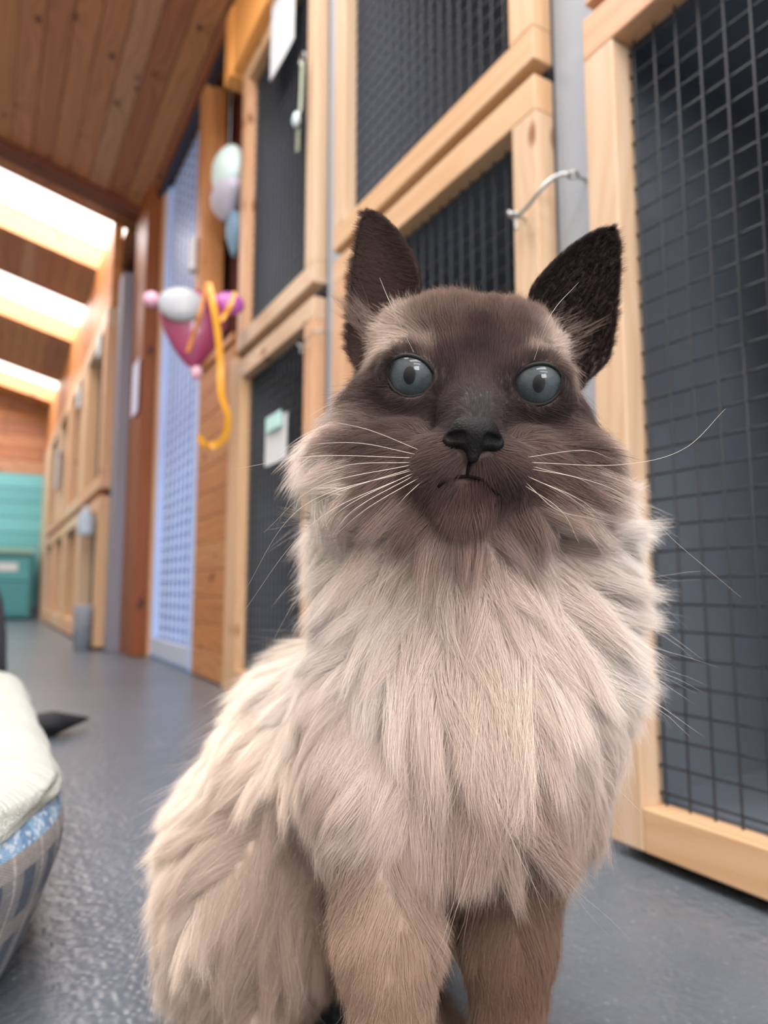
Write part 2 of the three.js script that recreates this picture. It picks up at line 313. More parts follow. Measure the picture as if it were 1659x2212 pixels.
{ // pink and grey balloon with a yellow ribbon, tied beside the blue door
  const t = thing('foil_balloon', 'pink pointed balloon with a grey oval and yellow ribbon beside the blue door', 'balloon', [0.405, 0.785, -1.65], -0.24); t.scale.setScalar(0.86);
  const shape = (cx, cy, cz, rx, ry, rz, f) => { const g = new THREE.SphereGeometry(1, 40, 28), p = g.attributes.position; for (let i = 0; i < p.count; i++) { let [x, y, z] = [p.getX(i), p.getY(i), p.getZ(i)]; if (f) [x, y, z] = f(x, y, z); p.setXYZ(i, cx + x * rx, cy + y * ry, cz + z * rz); } g.computeVertexNormals(); return g; };
  const taper = (x, y, z) => [x * (0.42 + 0.58 * Math.min(1, (y + 1) / 1.45)), y, z * (0.5 + 0.5 * (y + 1) / 2)];
  const pink = plain(0x983a62, 0.35, { clearcoat: 0.4 });
  part('balloon_body', shape(0, 0.115, 0, 0.105, 0.115, 0.055, taper), pink, t);
  part('balloon_knob', shape(-0.115, 0.185, 0.01, 0.022, 0.022, 0.02), plain(0xe8b4cc, 0.3), t);
  part('oval_patch', shape(-0.035, 0.165, 0.045, 0.062, 0.05, 0.022), plain(0xa9aeb4, 0.35), t);
  part('balloon_fin', shape(0.095, 0.20, 0.0, 0.045, 0.035, 0.02), plain(0xb05aa8, 0.3), t);
  part('balloon_neck', shape(0.012, -0.012, 0, 0.016, 0.02, 0.014), plain(0xd8a8b8, 0.4), t);
  const ribbon = (pts, w) => { const c = curve(pts), N = 60, pos = [], idx = []; for (let i = 0; i <= N; i++) { const p = c.getPoint(i / N), q = c.getTangent(i / N), a = Math.sin(i * 0.13) * 0.5; const s = new THREE.Vector3(Math.cos(a), 0, Math.sin(a)).cross(q).cross(q).normalize().multiplyScalar(-w / 2); for (const [k, o] of [[1, 0], [-1, 0], [-1, 0.0008], [1, 0.0008]]) pos.push(p.x + s.x * k, p.y + s.y * k, p.z + s.z * k + o); if (i) for (let j = 0; j < 4; j++) { const b = i * 4, a0 = b - 4, j2 = (j + 1) % 4; idx.push(a0 + j, b + j, a0 + j2, b + j, b + j2, a0 + j2); } } const g = new THREE.BufferGeometry(); g.setAttribute('position', new THREE.Float32BufferAttribute(pos, 3)); g.setIndex(idx); g.computeVertexNormals(); return g; };
  const yellow = plain(0xe2a02c, 0.45);
  part('ribbon', ribbon([[0.035, 0.235, 0.05], [0.05, 0.16, 0.075], [0.065, 0.08, 0.065], [0.075, 0.0, 0.045], [0.08, -0.08, 0.04], [0.10, -0.15, 0.04], [0.085, -0.21, 0.035], [0.045, -0.225, 0.03], [0.02, -0.20, 0.03]], 0.02), yellow, t);
  part('ribbon', ribbon([[0.11, 0.22, 0.04], [0.095, 0.17, 0.05], [0.07, 0.12, 0.06]], 0.014), yellow, t);
  part('ribbon', ribbon([[0.03, 0.22, 0.075], [0.012, 0.12, 0.07], [-0.015, 0.03, 0.045]], 0.012), plain(0xc07a30, 0.5), t);
}
{ // rounded white and pale blue ornament against the dark recess
  const t = thing('hanging_ornament', 'white and pale blue rounded ornament hanging before the dark panel', 'ornament', [0.548, 1.10, -1.90]);
  const blob = (rx, ry, rz) => { const g = new THREE.SphereGeometry(1, 32, 24), p = g.attributes.position; for (let i = 0; i < p.count; i++) { const y = p.getY(i), k = 0.8 + 0.2 * Math.sin((y + 0.3) * 2); p.setXYZ(i, p.getX(i) * rx * k, y * ry, p.getZ(i) * rz * k); } g.computeVertexNormals(); return g; };
  part('ornament_top', blob(0.05, 0.095, 0.1), plain(0xd3ebea, 0.5), t, [0, 0.34, 0.02], [0.6, 0, 0]);
  part('ornament_belly', blob(0.048, 0.06, 0.095), plain(0xbfbccd, 0.5), t, [0.0, 0.275, 0.02]);
  part('ornament_tail', blob(0.025, 0.07, 0.04), plain(0x6f90a8, 0.5), t, [0.012, 0.16, 0.055]);
  part('hanging_cord', tube([[0, 0.4, 0.02], [0.002, 0.55, 0.02], [0.0, 0.75, 0.02]], 0.0012, 8, 6), M.white, t);
}
// things hooked on the far pens
function bowlBottle(label, [x, y, z]) {
  const t = thing('water_bottle', label, 'bottle', [x, y, z]);
  part('bottle_body', new THREE.LatheGeometry([[0, 0], [0.03, 0], [0.033, 0.01], [0.033, 0.085], [0.016, 0.1], [0.014, 0.115], [0, 0.115]].map((p) => new THREE.Vector2(...p)), 24), plain(0xaebfd2, 0.2), t);
  part('bottle_cap', new THREE.CylinderGeometry(0.016, 0.016, 0.02, 20), M.white, t, [0, 0.118, 0]);
}
bowlBottle('pale blue water bottle on the nearest far lower pen door', [0.36, 0.485, -3.24]);
{ // two pale tubs stacked at the pillar foot
  const tub = (label, y, m) => { const t = thing('storage_tub', label, 'tub', [0.365, y, -3.22]); part('tub_body', new THREE.LatheGeometry([[0, 0], [0.034, 0], [0.04, 0.09], [0.037, 0.09], [0.032, 0.006], [0, 0.006]].map((p) => new THREE.Vector2(...p)), 24), m, t); part('tub_rim', new THREE.TorusGeometry(0.0385, 0.003, 8, 28).rotateX(Math.PI / 2), m, t, [0, 0.09, 0]); };
  tub('grey tub standing on the floor at the grey pillar', 0, plain(0x7c8390, 0.5));
  tub('paler tub stacked on the grey tub at the pillar', 0.0935, plain(0x9ba1ad, 0.5));
}
{ // teal cabinet against the end wall
  const t = thing('teal_cabinet', 'teal low cabinet with a white label against the teal end wall', 'cabinet', [0.05, 0, -6.83]);
  const teal = plain(0x479296, 0.5);
  slab('cabinet_body', teal, t, [-0.6, 0.02, -0.25], [0.28, 0.56, 0.2], 1, 0.006);
  slab('drawer', plain(0x4d9a9e, 0.5), t, [-0.58, 0.33, 0.2], [0.26, 0.53, 0.215], 0, 0.006);
  slab('drawer', plain(0x438c90, 0.5), t, [-0.58, 0.05, 0.2], [0.26, 0.31, 0.215], 0, 0.006);
  slab('cabinet_top', plain(0x8fb0a0, 0.6), t, [-0.62, 0.56, -0.25], [0.3, 0.6, 0.24], 0, 0.004);
  slab('label', M.paper, t, [0.02, 0.41, 0.2155], [0.17, 0.48, 0.218], 0);
}
// ---------------------------------------------------------------- things on the floor
{ // black pointed toy
  const t = thing('cloth_toy', 'black pointed cloth toy lying on the floor behind the bed', 'toy', [0.115, 0, -1.36], 0.3);
  const g = new THREE.SphereGeometry(1, 40, 24), p = g.attributes.position;
  for (let i = 0; i < p.count; i++) { const x = p.getX(i), k = x > 0 ? Math.pow(1 - x, 0.75) * 0.9 + 0.1 * (1 - x) : 1; p.setXYZ(i, x * 0.062, 0.021 + p.getY(i) * 0.02 * (x > 0 ? (1 - x * 0.9) / Math.max(0.3, Math.sqrt(1 - x * x + 1e-6)) : 1), p.getZ(i) * 0.03 * (x > 0 ? (1 - x * 0.9) / Math.max(0.3, Math.sqrt(1 - x * x + 1e-6)) : 1)); }
  g.computeVertexNormals();
  const b = plain(0x15161c, 0.75); part('toy_body', g, b, t);
  part('toy_wing', new THREE.ExtrudeGeometry(new THREE.Shape([[0, 0], [0.05, 0.006], [0.005, 0.018]].map((q) => new THREE.Vector2(...q))), { depth: 0.02, bevelEnabled: true, bevelSize: 0.001, bevelThickness: 0.001 }), plain(0x1a1b24, 0.7), t, [-0.03, 0.014, -0.01]);
}
{ // dark grey bag at the left edge, behind the bed
  const t = thing('fabric_bag', 'dark grey upright bag at the left edge behind the cat bed', 'bag', [-0.07, 0, -2.35]);
  const prof = [[0, 0], [0.12, 0], [0.135, 0.02], [0.13, 0.12], [0.115, 0.22], [0.09, 0.29], [0.05, 0.32], [0, 0.325]].map((p) => new THREE.Vector2(...p));
  part('bag_body', new THREE.LatheGeometry(prof, 40), plain(0x4b4d52, 0.85), t);
  part('bag_base', new THREE.CylinderGeometry(0.136, 0.13, 0.03, 40), plain(0x1d1f25, 0.7), t, [0, 0.016, 0]);
  part('bag_handle', new THREE.TorusGeometry(0.05, 0.007, 8, 24, Math.PI), plain(0x2c2e33, 0.7), t, [0, 0.31, 0]);
}
{ // large soft-sided bed: plaid outside, white fleece inside
  const Hh = 0.125, t = thing('cat_bed', 'plaid soft-sided cat bed with white fleece lining at the left edge', 'cat bed', [-0.27, 0, -0.84]);
  const hx = 0.328, hz = 0.48, rad = 0.22, NS = 220;
  const side = 2 * (hx - rad), end = 2 * (hz - rad), arc = rad * Math.PI / 2, total = 2 * side + 2 * end + 4 * arc;
  const contour = (s) => { // point and outward direction of the rounded rectangle
    let q = s * total; const cs = [[hx - rad, hz - rad, 0], [-(hx - rad), hz - rad, 1], [-(hx - rad), -(hz - rad), 2], [hx - rad, -(hz - rad), 3]];
    for (let k = 0; k < 4; k++) {
      const [cx, cz] = cs[k], a0 = k * Math.PI / 2;
      if (q <= arc) { const a = a0 + q / rad; return [cx + rad * Math.cos(a), cz + rad * Math.sin(a), Math.cos(a), Math.sin(a)]; }
      q -= arc; const len = k % 2 ? end : side, a = a0 + Math.PI / 2;
      if (q <= len) { const [nx, nz] = [Math.cos(a), Math.sin(a)], [ex, ez] = cs[(k + 1) % 4]; const f = q / len; return [cx + (ex - cx) * f + nx * rad, cz + (ez - cz) * f + nz * rad, nx, nz]; }
      q -= len;
    }
    return [hx, hz - rad, 1, 0];
  };
  const sweep = (profile, steps, wob) => {
    const pr = new THREE.SplineCurve(profile.map((p) => new THREE.Vector2(...p))).getPoints(steps), pos = [], uv = [], idx = [], m = pr.length;
    for (let i = 0; i <= NS; i++) { const [x, z, nx, nz] = contour((i % NS) / NS); pr.forEach((p, j) => { const w = wob ? (noise(i / NS * 60, j * 0.35, [60, 4000], wob) - 0.5) * 0.005 : 0; pos.push(x - nx * (p.x + w), p.y + w * 0.5, z - nz * (p.x + w)); uv.push(i / NS, Math.min(1, p.y / Hh)); if (i && j) { const a = (i - 1) * m + j - 1, b = i * m + j - 1; idx.push(a, a + 1, b, a + 1, b + 1, b); } }); }
    const g = new THREE.BufferGeometry(); g.setAttribute('position', new THREE.Float32BufferAttribute(pos, 3)); g.setAttribute('uv', new THREE.Float32BufferAttribute(uv, 2)); g.setIndex(idx); g.computeVertexNormals(); return g;
  };
  const plaid = texture(2048, 256, (u, v) => {
    const n = noise(u * 1400, v * 90, [1400, 90], 51), n2 = noise(u * 900, v * 60, [900, 60], 52), weave = 0.5 + 0.5 * Math.sin(u * Math.PI * 2 * 600) * Math.sin(v * 250);
    const a = (u * 84) % 1, stripe = a < 0.42 ? 1 : 0, thin = Math.abs(a - 0.7) < 0.05 ? 1 : 0;
    let c;
    if (v > 0.80) c = mixc(stripe ? [84, 122, 164] : [118, 156, 192], [200, 212, 222], (n2 > 0.66 ? 0.75 : 0) + 0.25 * n);          // pale blue marl at the rim
    else if (v > 0.71 || (v > 0.40 && v < 0.50) || v < 0.08) c = mixc([126, 119, 115], [152, 146, 140], n * 0.8 + 0.2 * weave);   // taupe bands
    else c = mixc(stripe ? [42, 50, 70] : [100, 101, 106], stripe ? [72, 82, 102] : [132, 131, 132], n * 0.8 + 0.2 * weave);
    if (thin && v <= 0.80) c = mixc(c, [196, 190, 184], 0.6 * n + 0.3);
    return c;
  });
  const weave = texture(256, 256, (u, v) => { const k = 127 + 100 * Math.sin(u * Math.PI * 2 * 40) * Math.sin(v * Math.PI * 2 * 40) * noise(u * 60, v * 60, 60, 7); return [k, k, k]; }, false); weave.repeat.set(24, 2);
  const outer = new THREE.MeshPhysicalMaterial({ map: plaid, bumpMap: weave, bumpScale: 0.0012, roughness: 0.95, sheen: 0.4, sheenColor: new THREE.Color(0.6, 0.65, 0.7) });
  part('outer_wall', sweep([[0.06, 0.003], [0.034, 0.004], [0.022, 0.02], [0.006, 0.06], [0.0, 0.085], [0.004, 0.108], [0.018, 0.124], [0.034, 0.126]], 50, 0), outer, t);
  const fleeceBump = texture(512, 512, (u, v) => { const k = noise(u * 90, v * 90, 90, 61) * 130 + noise(u * 220, v * 220, 220, 62) * 125; return [k, k, k]; }, false); fleeceBump.repeat.set(24, 2);
  const fleece = new THREE.MeshPhysicalMaterial({ color: 0xb9beb4, roughness: 1, sheen: 0.6, sheenColor: new THREE.Color(1, 1, 1), bumpMap: fleeceBump, bumpScale: 0.003 });
  part('fleece_lining', sweep([[0.004, 0.112], [0.006, 0.122], [0.022, 0.133], [0.05, 0.132], [0.07, 0.11], [0.078, 0.07], [0.1, 0.05], [0.15, 0.048]], 50, 71), fleece, t);
  part('cushion', new THREE.ExtrudeGeometry((() => { const s = new THREE.Shape(), w = hx - 0.1, d = hz - 0.1, r = 0.13; s.moveTo(-w + r, -d); s.lineTo(w - r, -d); s.quadraticCurveTo(w, -d, w, -d + r); s.lineTo(w, d - r); s.quadraticCurveTo(w, d, w - r, d); s.lineTo(-w + r, d); s.quadraticCurveTo(-w, d, -w, d - r); s.lineTo(-w, -d + r); s.quadraticCurveTo(-w, -d, -w + r, -d); return s; })(), { depth: 0.04, bevelEnabled: true, bevelSize: 0.012, bevelThickness: 0.008, bevelSegments: 3 }).rotateX(-Math.PI / 2), fleece, t, [0, 0.008, 0]);
}
// ---------------------------------------------------------------- cat: shape
// Cat space is in millimetres: x to the cat's left side, y up from the floor, z towards where the cat faces.
const V = (x, y, z) => new THREE.Vector3(x, y, z);
const headX = V(1, -0.075, 0.03).normalize(), headZ0 = V(-0.03, 0.2, 0.98).normalize();
const headY = headZ0.clone().cross(headX).normalize(), headZ = headX.clone().cross(headY).normalize();
const headO = V(15, 332, 88);
const headToCat = (p) => V(0, 0, 0).addScaledVector(headX, p[0]).addScaledVector(headY, p[1]).addScaledVector(headZ, p[2]).add(headO);
const H = (x, y, z) => headToCat([x, y, z]).toArray();
// [ax,ay,az,ra, bx,by,bz,rb]
const bone = (a, ra, b, rb) => [...a, ra, ...(b ?? a), rb ?? ra];
const BODY = [
  bone(H(0, -8, -44), 40, [15, 262, 20], 47), bone([15, 262, 20], 47, [18, 212, 18], 50), bone([18, 212, 18], 50, [24, 162, 16], 42),
  bone(H(0, -50, -22), 24, [17, 236, 36], 34), bone([-4, 272, 16], 43, [-8, 224, 10], 42), bone([53, 276, 10], 46, [51, 226, 6], 45),
  bone([-22, 192, 8], 36, [-24, 160, 26], 27), bone([58, 188, 4], 37, [56, 152, 8], 27),
  bone([-24, 162, 28], 25, [-18, 96, 34], 18), bone([-18, 96, 34], 18, [-15, 26, 36], 15), bone([-15, 15, 40], 15, [-14, 12, 56], 13),
  bone([54, 152, 10], 24, [38, 88, 14], 17), bone([38, 88, 14], 17, [37, 26, 18], 14), bone([37, 15, 22], 14, [37, 12, 38], 12.5),
  bone([15, 195, -5], 50, [-45, 152, -58], 58), bone([-45, 152, -58], 60, [-76, 96, -88], 68), bone([10, 150, -20], 44, [-50, 100, -60], 58),
  bone([-84, 84, -52], 54, [-92, 60, -60], 50), bone([-86, 20, -40], 18, [-78, 14, 10], 14), bone([-30, 78, -120], 50, [-20, 60, -100], 46), bone([-6, 16, -70], 16, [6, 14, -30], 13),
  bone([-80, 40, -150], 22, [-70, 22, -230], 18), bone([-70, 22, -230], 18, [-30, 20, -300], 14),
];
const both = (x, y, z, r) => [bone(H(x, y, z), r), bone(H(-x, y, z), r)];
const HEAD = [
  bone(H(0, 14, -38), 40), ...both(13, 28, -24, 23), ...both(22, 33, -36, 22), ...both(23, 6, -16, 18), ...both(32, -3, -30, 21),
  bone(H(-38, -27, -30), 24), bone(H(41, -27, -30), 24), ...both(20, -42, -16, 18), ...both(24, -31, -9, 15),
  bone(H(0, 4, -10), 15, H(0, -20, 9), 10), bone(H(0, -20, 9), 10, H(0, -31, 17), 6.5),
  ...both(11, -40, 9, 11.5), bone(H(0, -52, 3), 10, H(0, -54, -12), 14), bone(H(0, -8, -44), 40),
];
const smin = (a, b, k) => { const h = Math.max(k - Math.abs(a - b), 0) / k; return Math.min(a, b) - h * h * k * 0.25; };
function boneDist(b, x, y, z) {
  const ex = b[4] - b[0], ey = b[5] - b[1], ez = b[6] - b[2], l2 = ex * ex + ey * ey + ez * ez;
  const px = x - b[0], py = y - b[1], pz = z - b[2];
  const t = l2 > 0 ? Math.min(1, Math.max(0, (px * ex + py * ey + pz * ez) / l2)) : 0;
  return Math.hypot(px - ex * t, py - ey * t, pz - ez * t) - (b[3] + (b[7] - b[3]) * t);
}
const EYE_Z = V(-35, -62, 262).normalize(), EYE_X = headX.clone().addScaledVector(EYE_Z, -headX.dot(EYE_Z)).normalize(), EYE_Y = EYE_Z.clone().cross(EYE_X);
const eyeC = [H(-24, 5, -5), H(27, 5, -5)], EYE_R = 12;
function sdBody(x, y, z) { let d = 1e3; for (const b of BODY) d = smin(d, boneDist(b, x, y, z), 16); return d; }
function sdHead(x, y, z) {
  let d = 1e3; for (const b of HEAD) d = smin(d, boneDist(b, x, y, z), 9);
  for (const e of eyeC) {
    d = smin(d, Math.hypot(x - e[0], y - e[1], z - e[2]) - 12.7, 7);
    const q = V(x, y, z).sub(V(...e)), u = q.dot(EYE_X), v = q.dot(EYE_Y), w = q.dot(EYE_Z);
    const cut = (Math.hypot(u / 10.2, (v + 0.7) / 8.7, (w - 12) / 9) - 1) * 8;
    d = Math.max(d, -cut);
  }
  return d;
}
const sdCat = (x, y, z) => Math.min(sdBody(x, y, z), y > 235 ? sdHead(x, y, z) : 1e3);
function sdNormal(f, x, y, z, e = 0.8) {
  return V(f(x + e, y, z) - f(x - e, y, z), f(x, y + e, z) - f(x, y - e, z), f(x, y, z + e) - f(x, y, z - e)).normalize();
}
function surfaceNets(f, lo, hi, cell) {
  const n = [0, 1, 2].map((i) => Math.ceil((hi[i] - lo[i]) / cell) + 1), [nx, ny, nz] = n, val = new Float32Array(nx * ny * nz);
  const id = (i, j, k) => i + nx * (j + ny * k);
  for (let k = 0; k < nz; k++) for (let j = 0; j < ny; j++) for (let i = 0; i < nx; i++) val[id(i, j, k)] = f(lo[0] + i * cell, lo[1] + j * cell, lo[2] + k * cell);
  const vert = new Int32Array(nx * ny * nz).fill(-1), pos = [], index = [];
  const E = [[0, 1], [2, 3], [4, 5], [6, 7], [0, 2], [1, 3], [4, 6], [5, 7], [0, 4], [1, 5], [2, 6], [3, 7]];
  for (let k = 0; k < nz - 1; k++) for (let j = 0; j < ny - 1; j++) for (let i = 0; i < nx - 1; i++) {
    const c = [0, 1, 2, 3, 4, 5, 6, 7].map((q) => val[id(i + (q & 1), j + ((q >> 1) & 1), k + (q >> 2))]);
    let m = 0; for (let q = 0; q < 8; q++) if (c[q] < 0) m |= 1 << q;
    if (m === 0 || m === 255) continue;
    let sx = 0, sy = 0, sz = 0, s = 0;
    for (const [a, b] of E) if ((c[a] < 0) !== (c[b] < 0)) {
      const t = c[a] / (c[a] - c[b]);
      sx += (a & 1) + ((b & 1) - (a & 1)) * t; sy += ((a >> 1) & 1) + (((b >> 1) & 1) - ((a >> 1) & 1)) * t; sz += (a >> 2) + ((b >> 2) - (a >> 2)) * t; s++;
    }
    vert[id(i, j, k)] = pos.length / 3;
    pos.push(lo[0] + (i + sx / s) * cell, lo[1] + (j + sy / s) * cell, lo[2] + (k + sz / s) * cell);
  }
  const quad = (a, b, c, d, flip) => { if (a < 0 || b < 0 || c < 0 || d < 0) return; flip ? index.push(a, c, b, a, d, c) : index.push(a, b, c, a, c, d); };
  for (let k = 1; k < nz - 1; k++) for (let j = 1; j < ny - 1; j++) for (let i = 1; i < nx - 1; i++) {
    const v0 = val[id(i, j, k)] < 0;
    if (v0 !== val[id(i + 1, j, k)] < 0) quad(vert[id(i, j - 1, k - 1)], vert[id(i, j, k - 1)], vert[id(i, j, k)], vert[id(i, j - 1, k)], !v0);
    if (v0 !== val[id(i, j + 1, k)] < 0) quad(vert[id(i - 1, j, k - 1)], vert[id(i - 1, j, k)], vert[id(i, j, k)], vert[id(i, j, k - 1)], !v0);
    if (v0 !== val[id(i, j, k + 1)] < 0) quad(vert[id(i - 1, j - 1, k)], vert[id(i, j - 1, k)], vert[id(i, j, k)], vert[id(i - 1, j, k)], !v0);
  }
  const nor = new Float32Array(pos.length);
  for (let q = 0; q < pos.length; q += 3) sdNormal(f, pos[q], pos[q + 1], pos[q + 2]).toArray(nor, q);
  const g = new THREE.BufferGeometry();
  g.setAttribute('position', new THREE.BufferAttribute(new Float32Array(pos), 3));
  g.setAttribute('normal', new THREE.BufferAttribute(nor, 3));
  g.setIndex(index);
  return g;
}
// an ear: a cupped leaf from the base points to the tip, with a front and a back
function earShell(outer, inner, tip, front, cup) {
  const O = V(...outer), I = V(...inner), T = V(...tip), n = V(...front).normalize(), mid = O.clone().add(I).multiplyScalar(0.5), side = I.clone().sub(O), half = side.length() / 2;
  side.normalize();
  const NU = 22, NV = 16, pos = [], index = [];
  for (const back of [0, 1]) for (let i = 0; i <= NU; i++) for (let j = 0; j <= NV; j++) {
    const u = i / NU, v = (j / NV) * 2 - 1, w = half * Math.pow(1 - Math.pow(u, 1.55), 0.72) * (0.6 + 0.4 * THREE.MathUtils.smoothstep(u, 0, 0.34)) + 0.4;
    const p = mid.clone().lerp(T, u).addScaledVector(side, v * w + 1.5 * Math.sin(Math.PI * u)).addScaledVector(n, -cup * (1 - v * v) * w - back * 2.2 * (1.02 - u * 0.6));
    pos.push(p.x, p.y, p.z);
  }
  const row = NV + 1, off = (NU + 1) * row, at = (b, i, j) => b * off + i * row + j;
  for (let i = 0; i < NU; i++) for (let j = 0; j < NV; j++) {
    index.push(at(0, i, j), at(0, i, j + 1), at(0, i + 1, j), at(0, i, j + 1), at(0, i + 1, j + 1), at(0, i + 1, j));
    index.push(at(1, i, j), at(1, i + 1, j), at(1, i, j + 1), at(1, i, j + 1), at(1, i + 1, j), at(1, i + 1, j + 1));
  }
  for (let i = 0; i < NU; i++) {
    index.push(at(0, i, 0), at(0, i + 1, 0), at(1, i, 0), at(0, i + 1, 0), at(1, i + 1, 0), at(1, i, 0));
    index.push(at(0, i, NV), at(1, i, NV), at(0, i + 1, NV), at(0, i + 1, NV), at(1, i, NV), at(1, i + 1, NV));
  }
  const g = new THREE.BufferGeometry();
  g.setAttribute('position', new THREE.BufferAttribute(new Float32Array(pos), 3));
  g.setIndex(index); g.computeVertexNormals();
  return g;
}
const EARS = [
  { outer: [-36, 336, 55], inner: [0, 372, 62], tip: [-28, 418, 66], front: [-0.35, 0.05, 0.94], cup: 0.45 },
  { outer: [76, 333, 55], inner: [37, 366, 62], tip: [83, 411, 65], front: [0.45, 0.05, 0.9], cup: 0.45 },
];
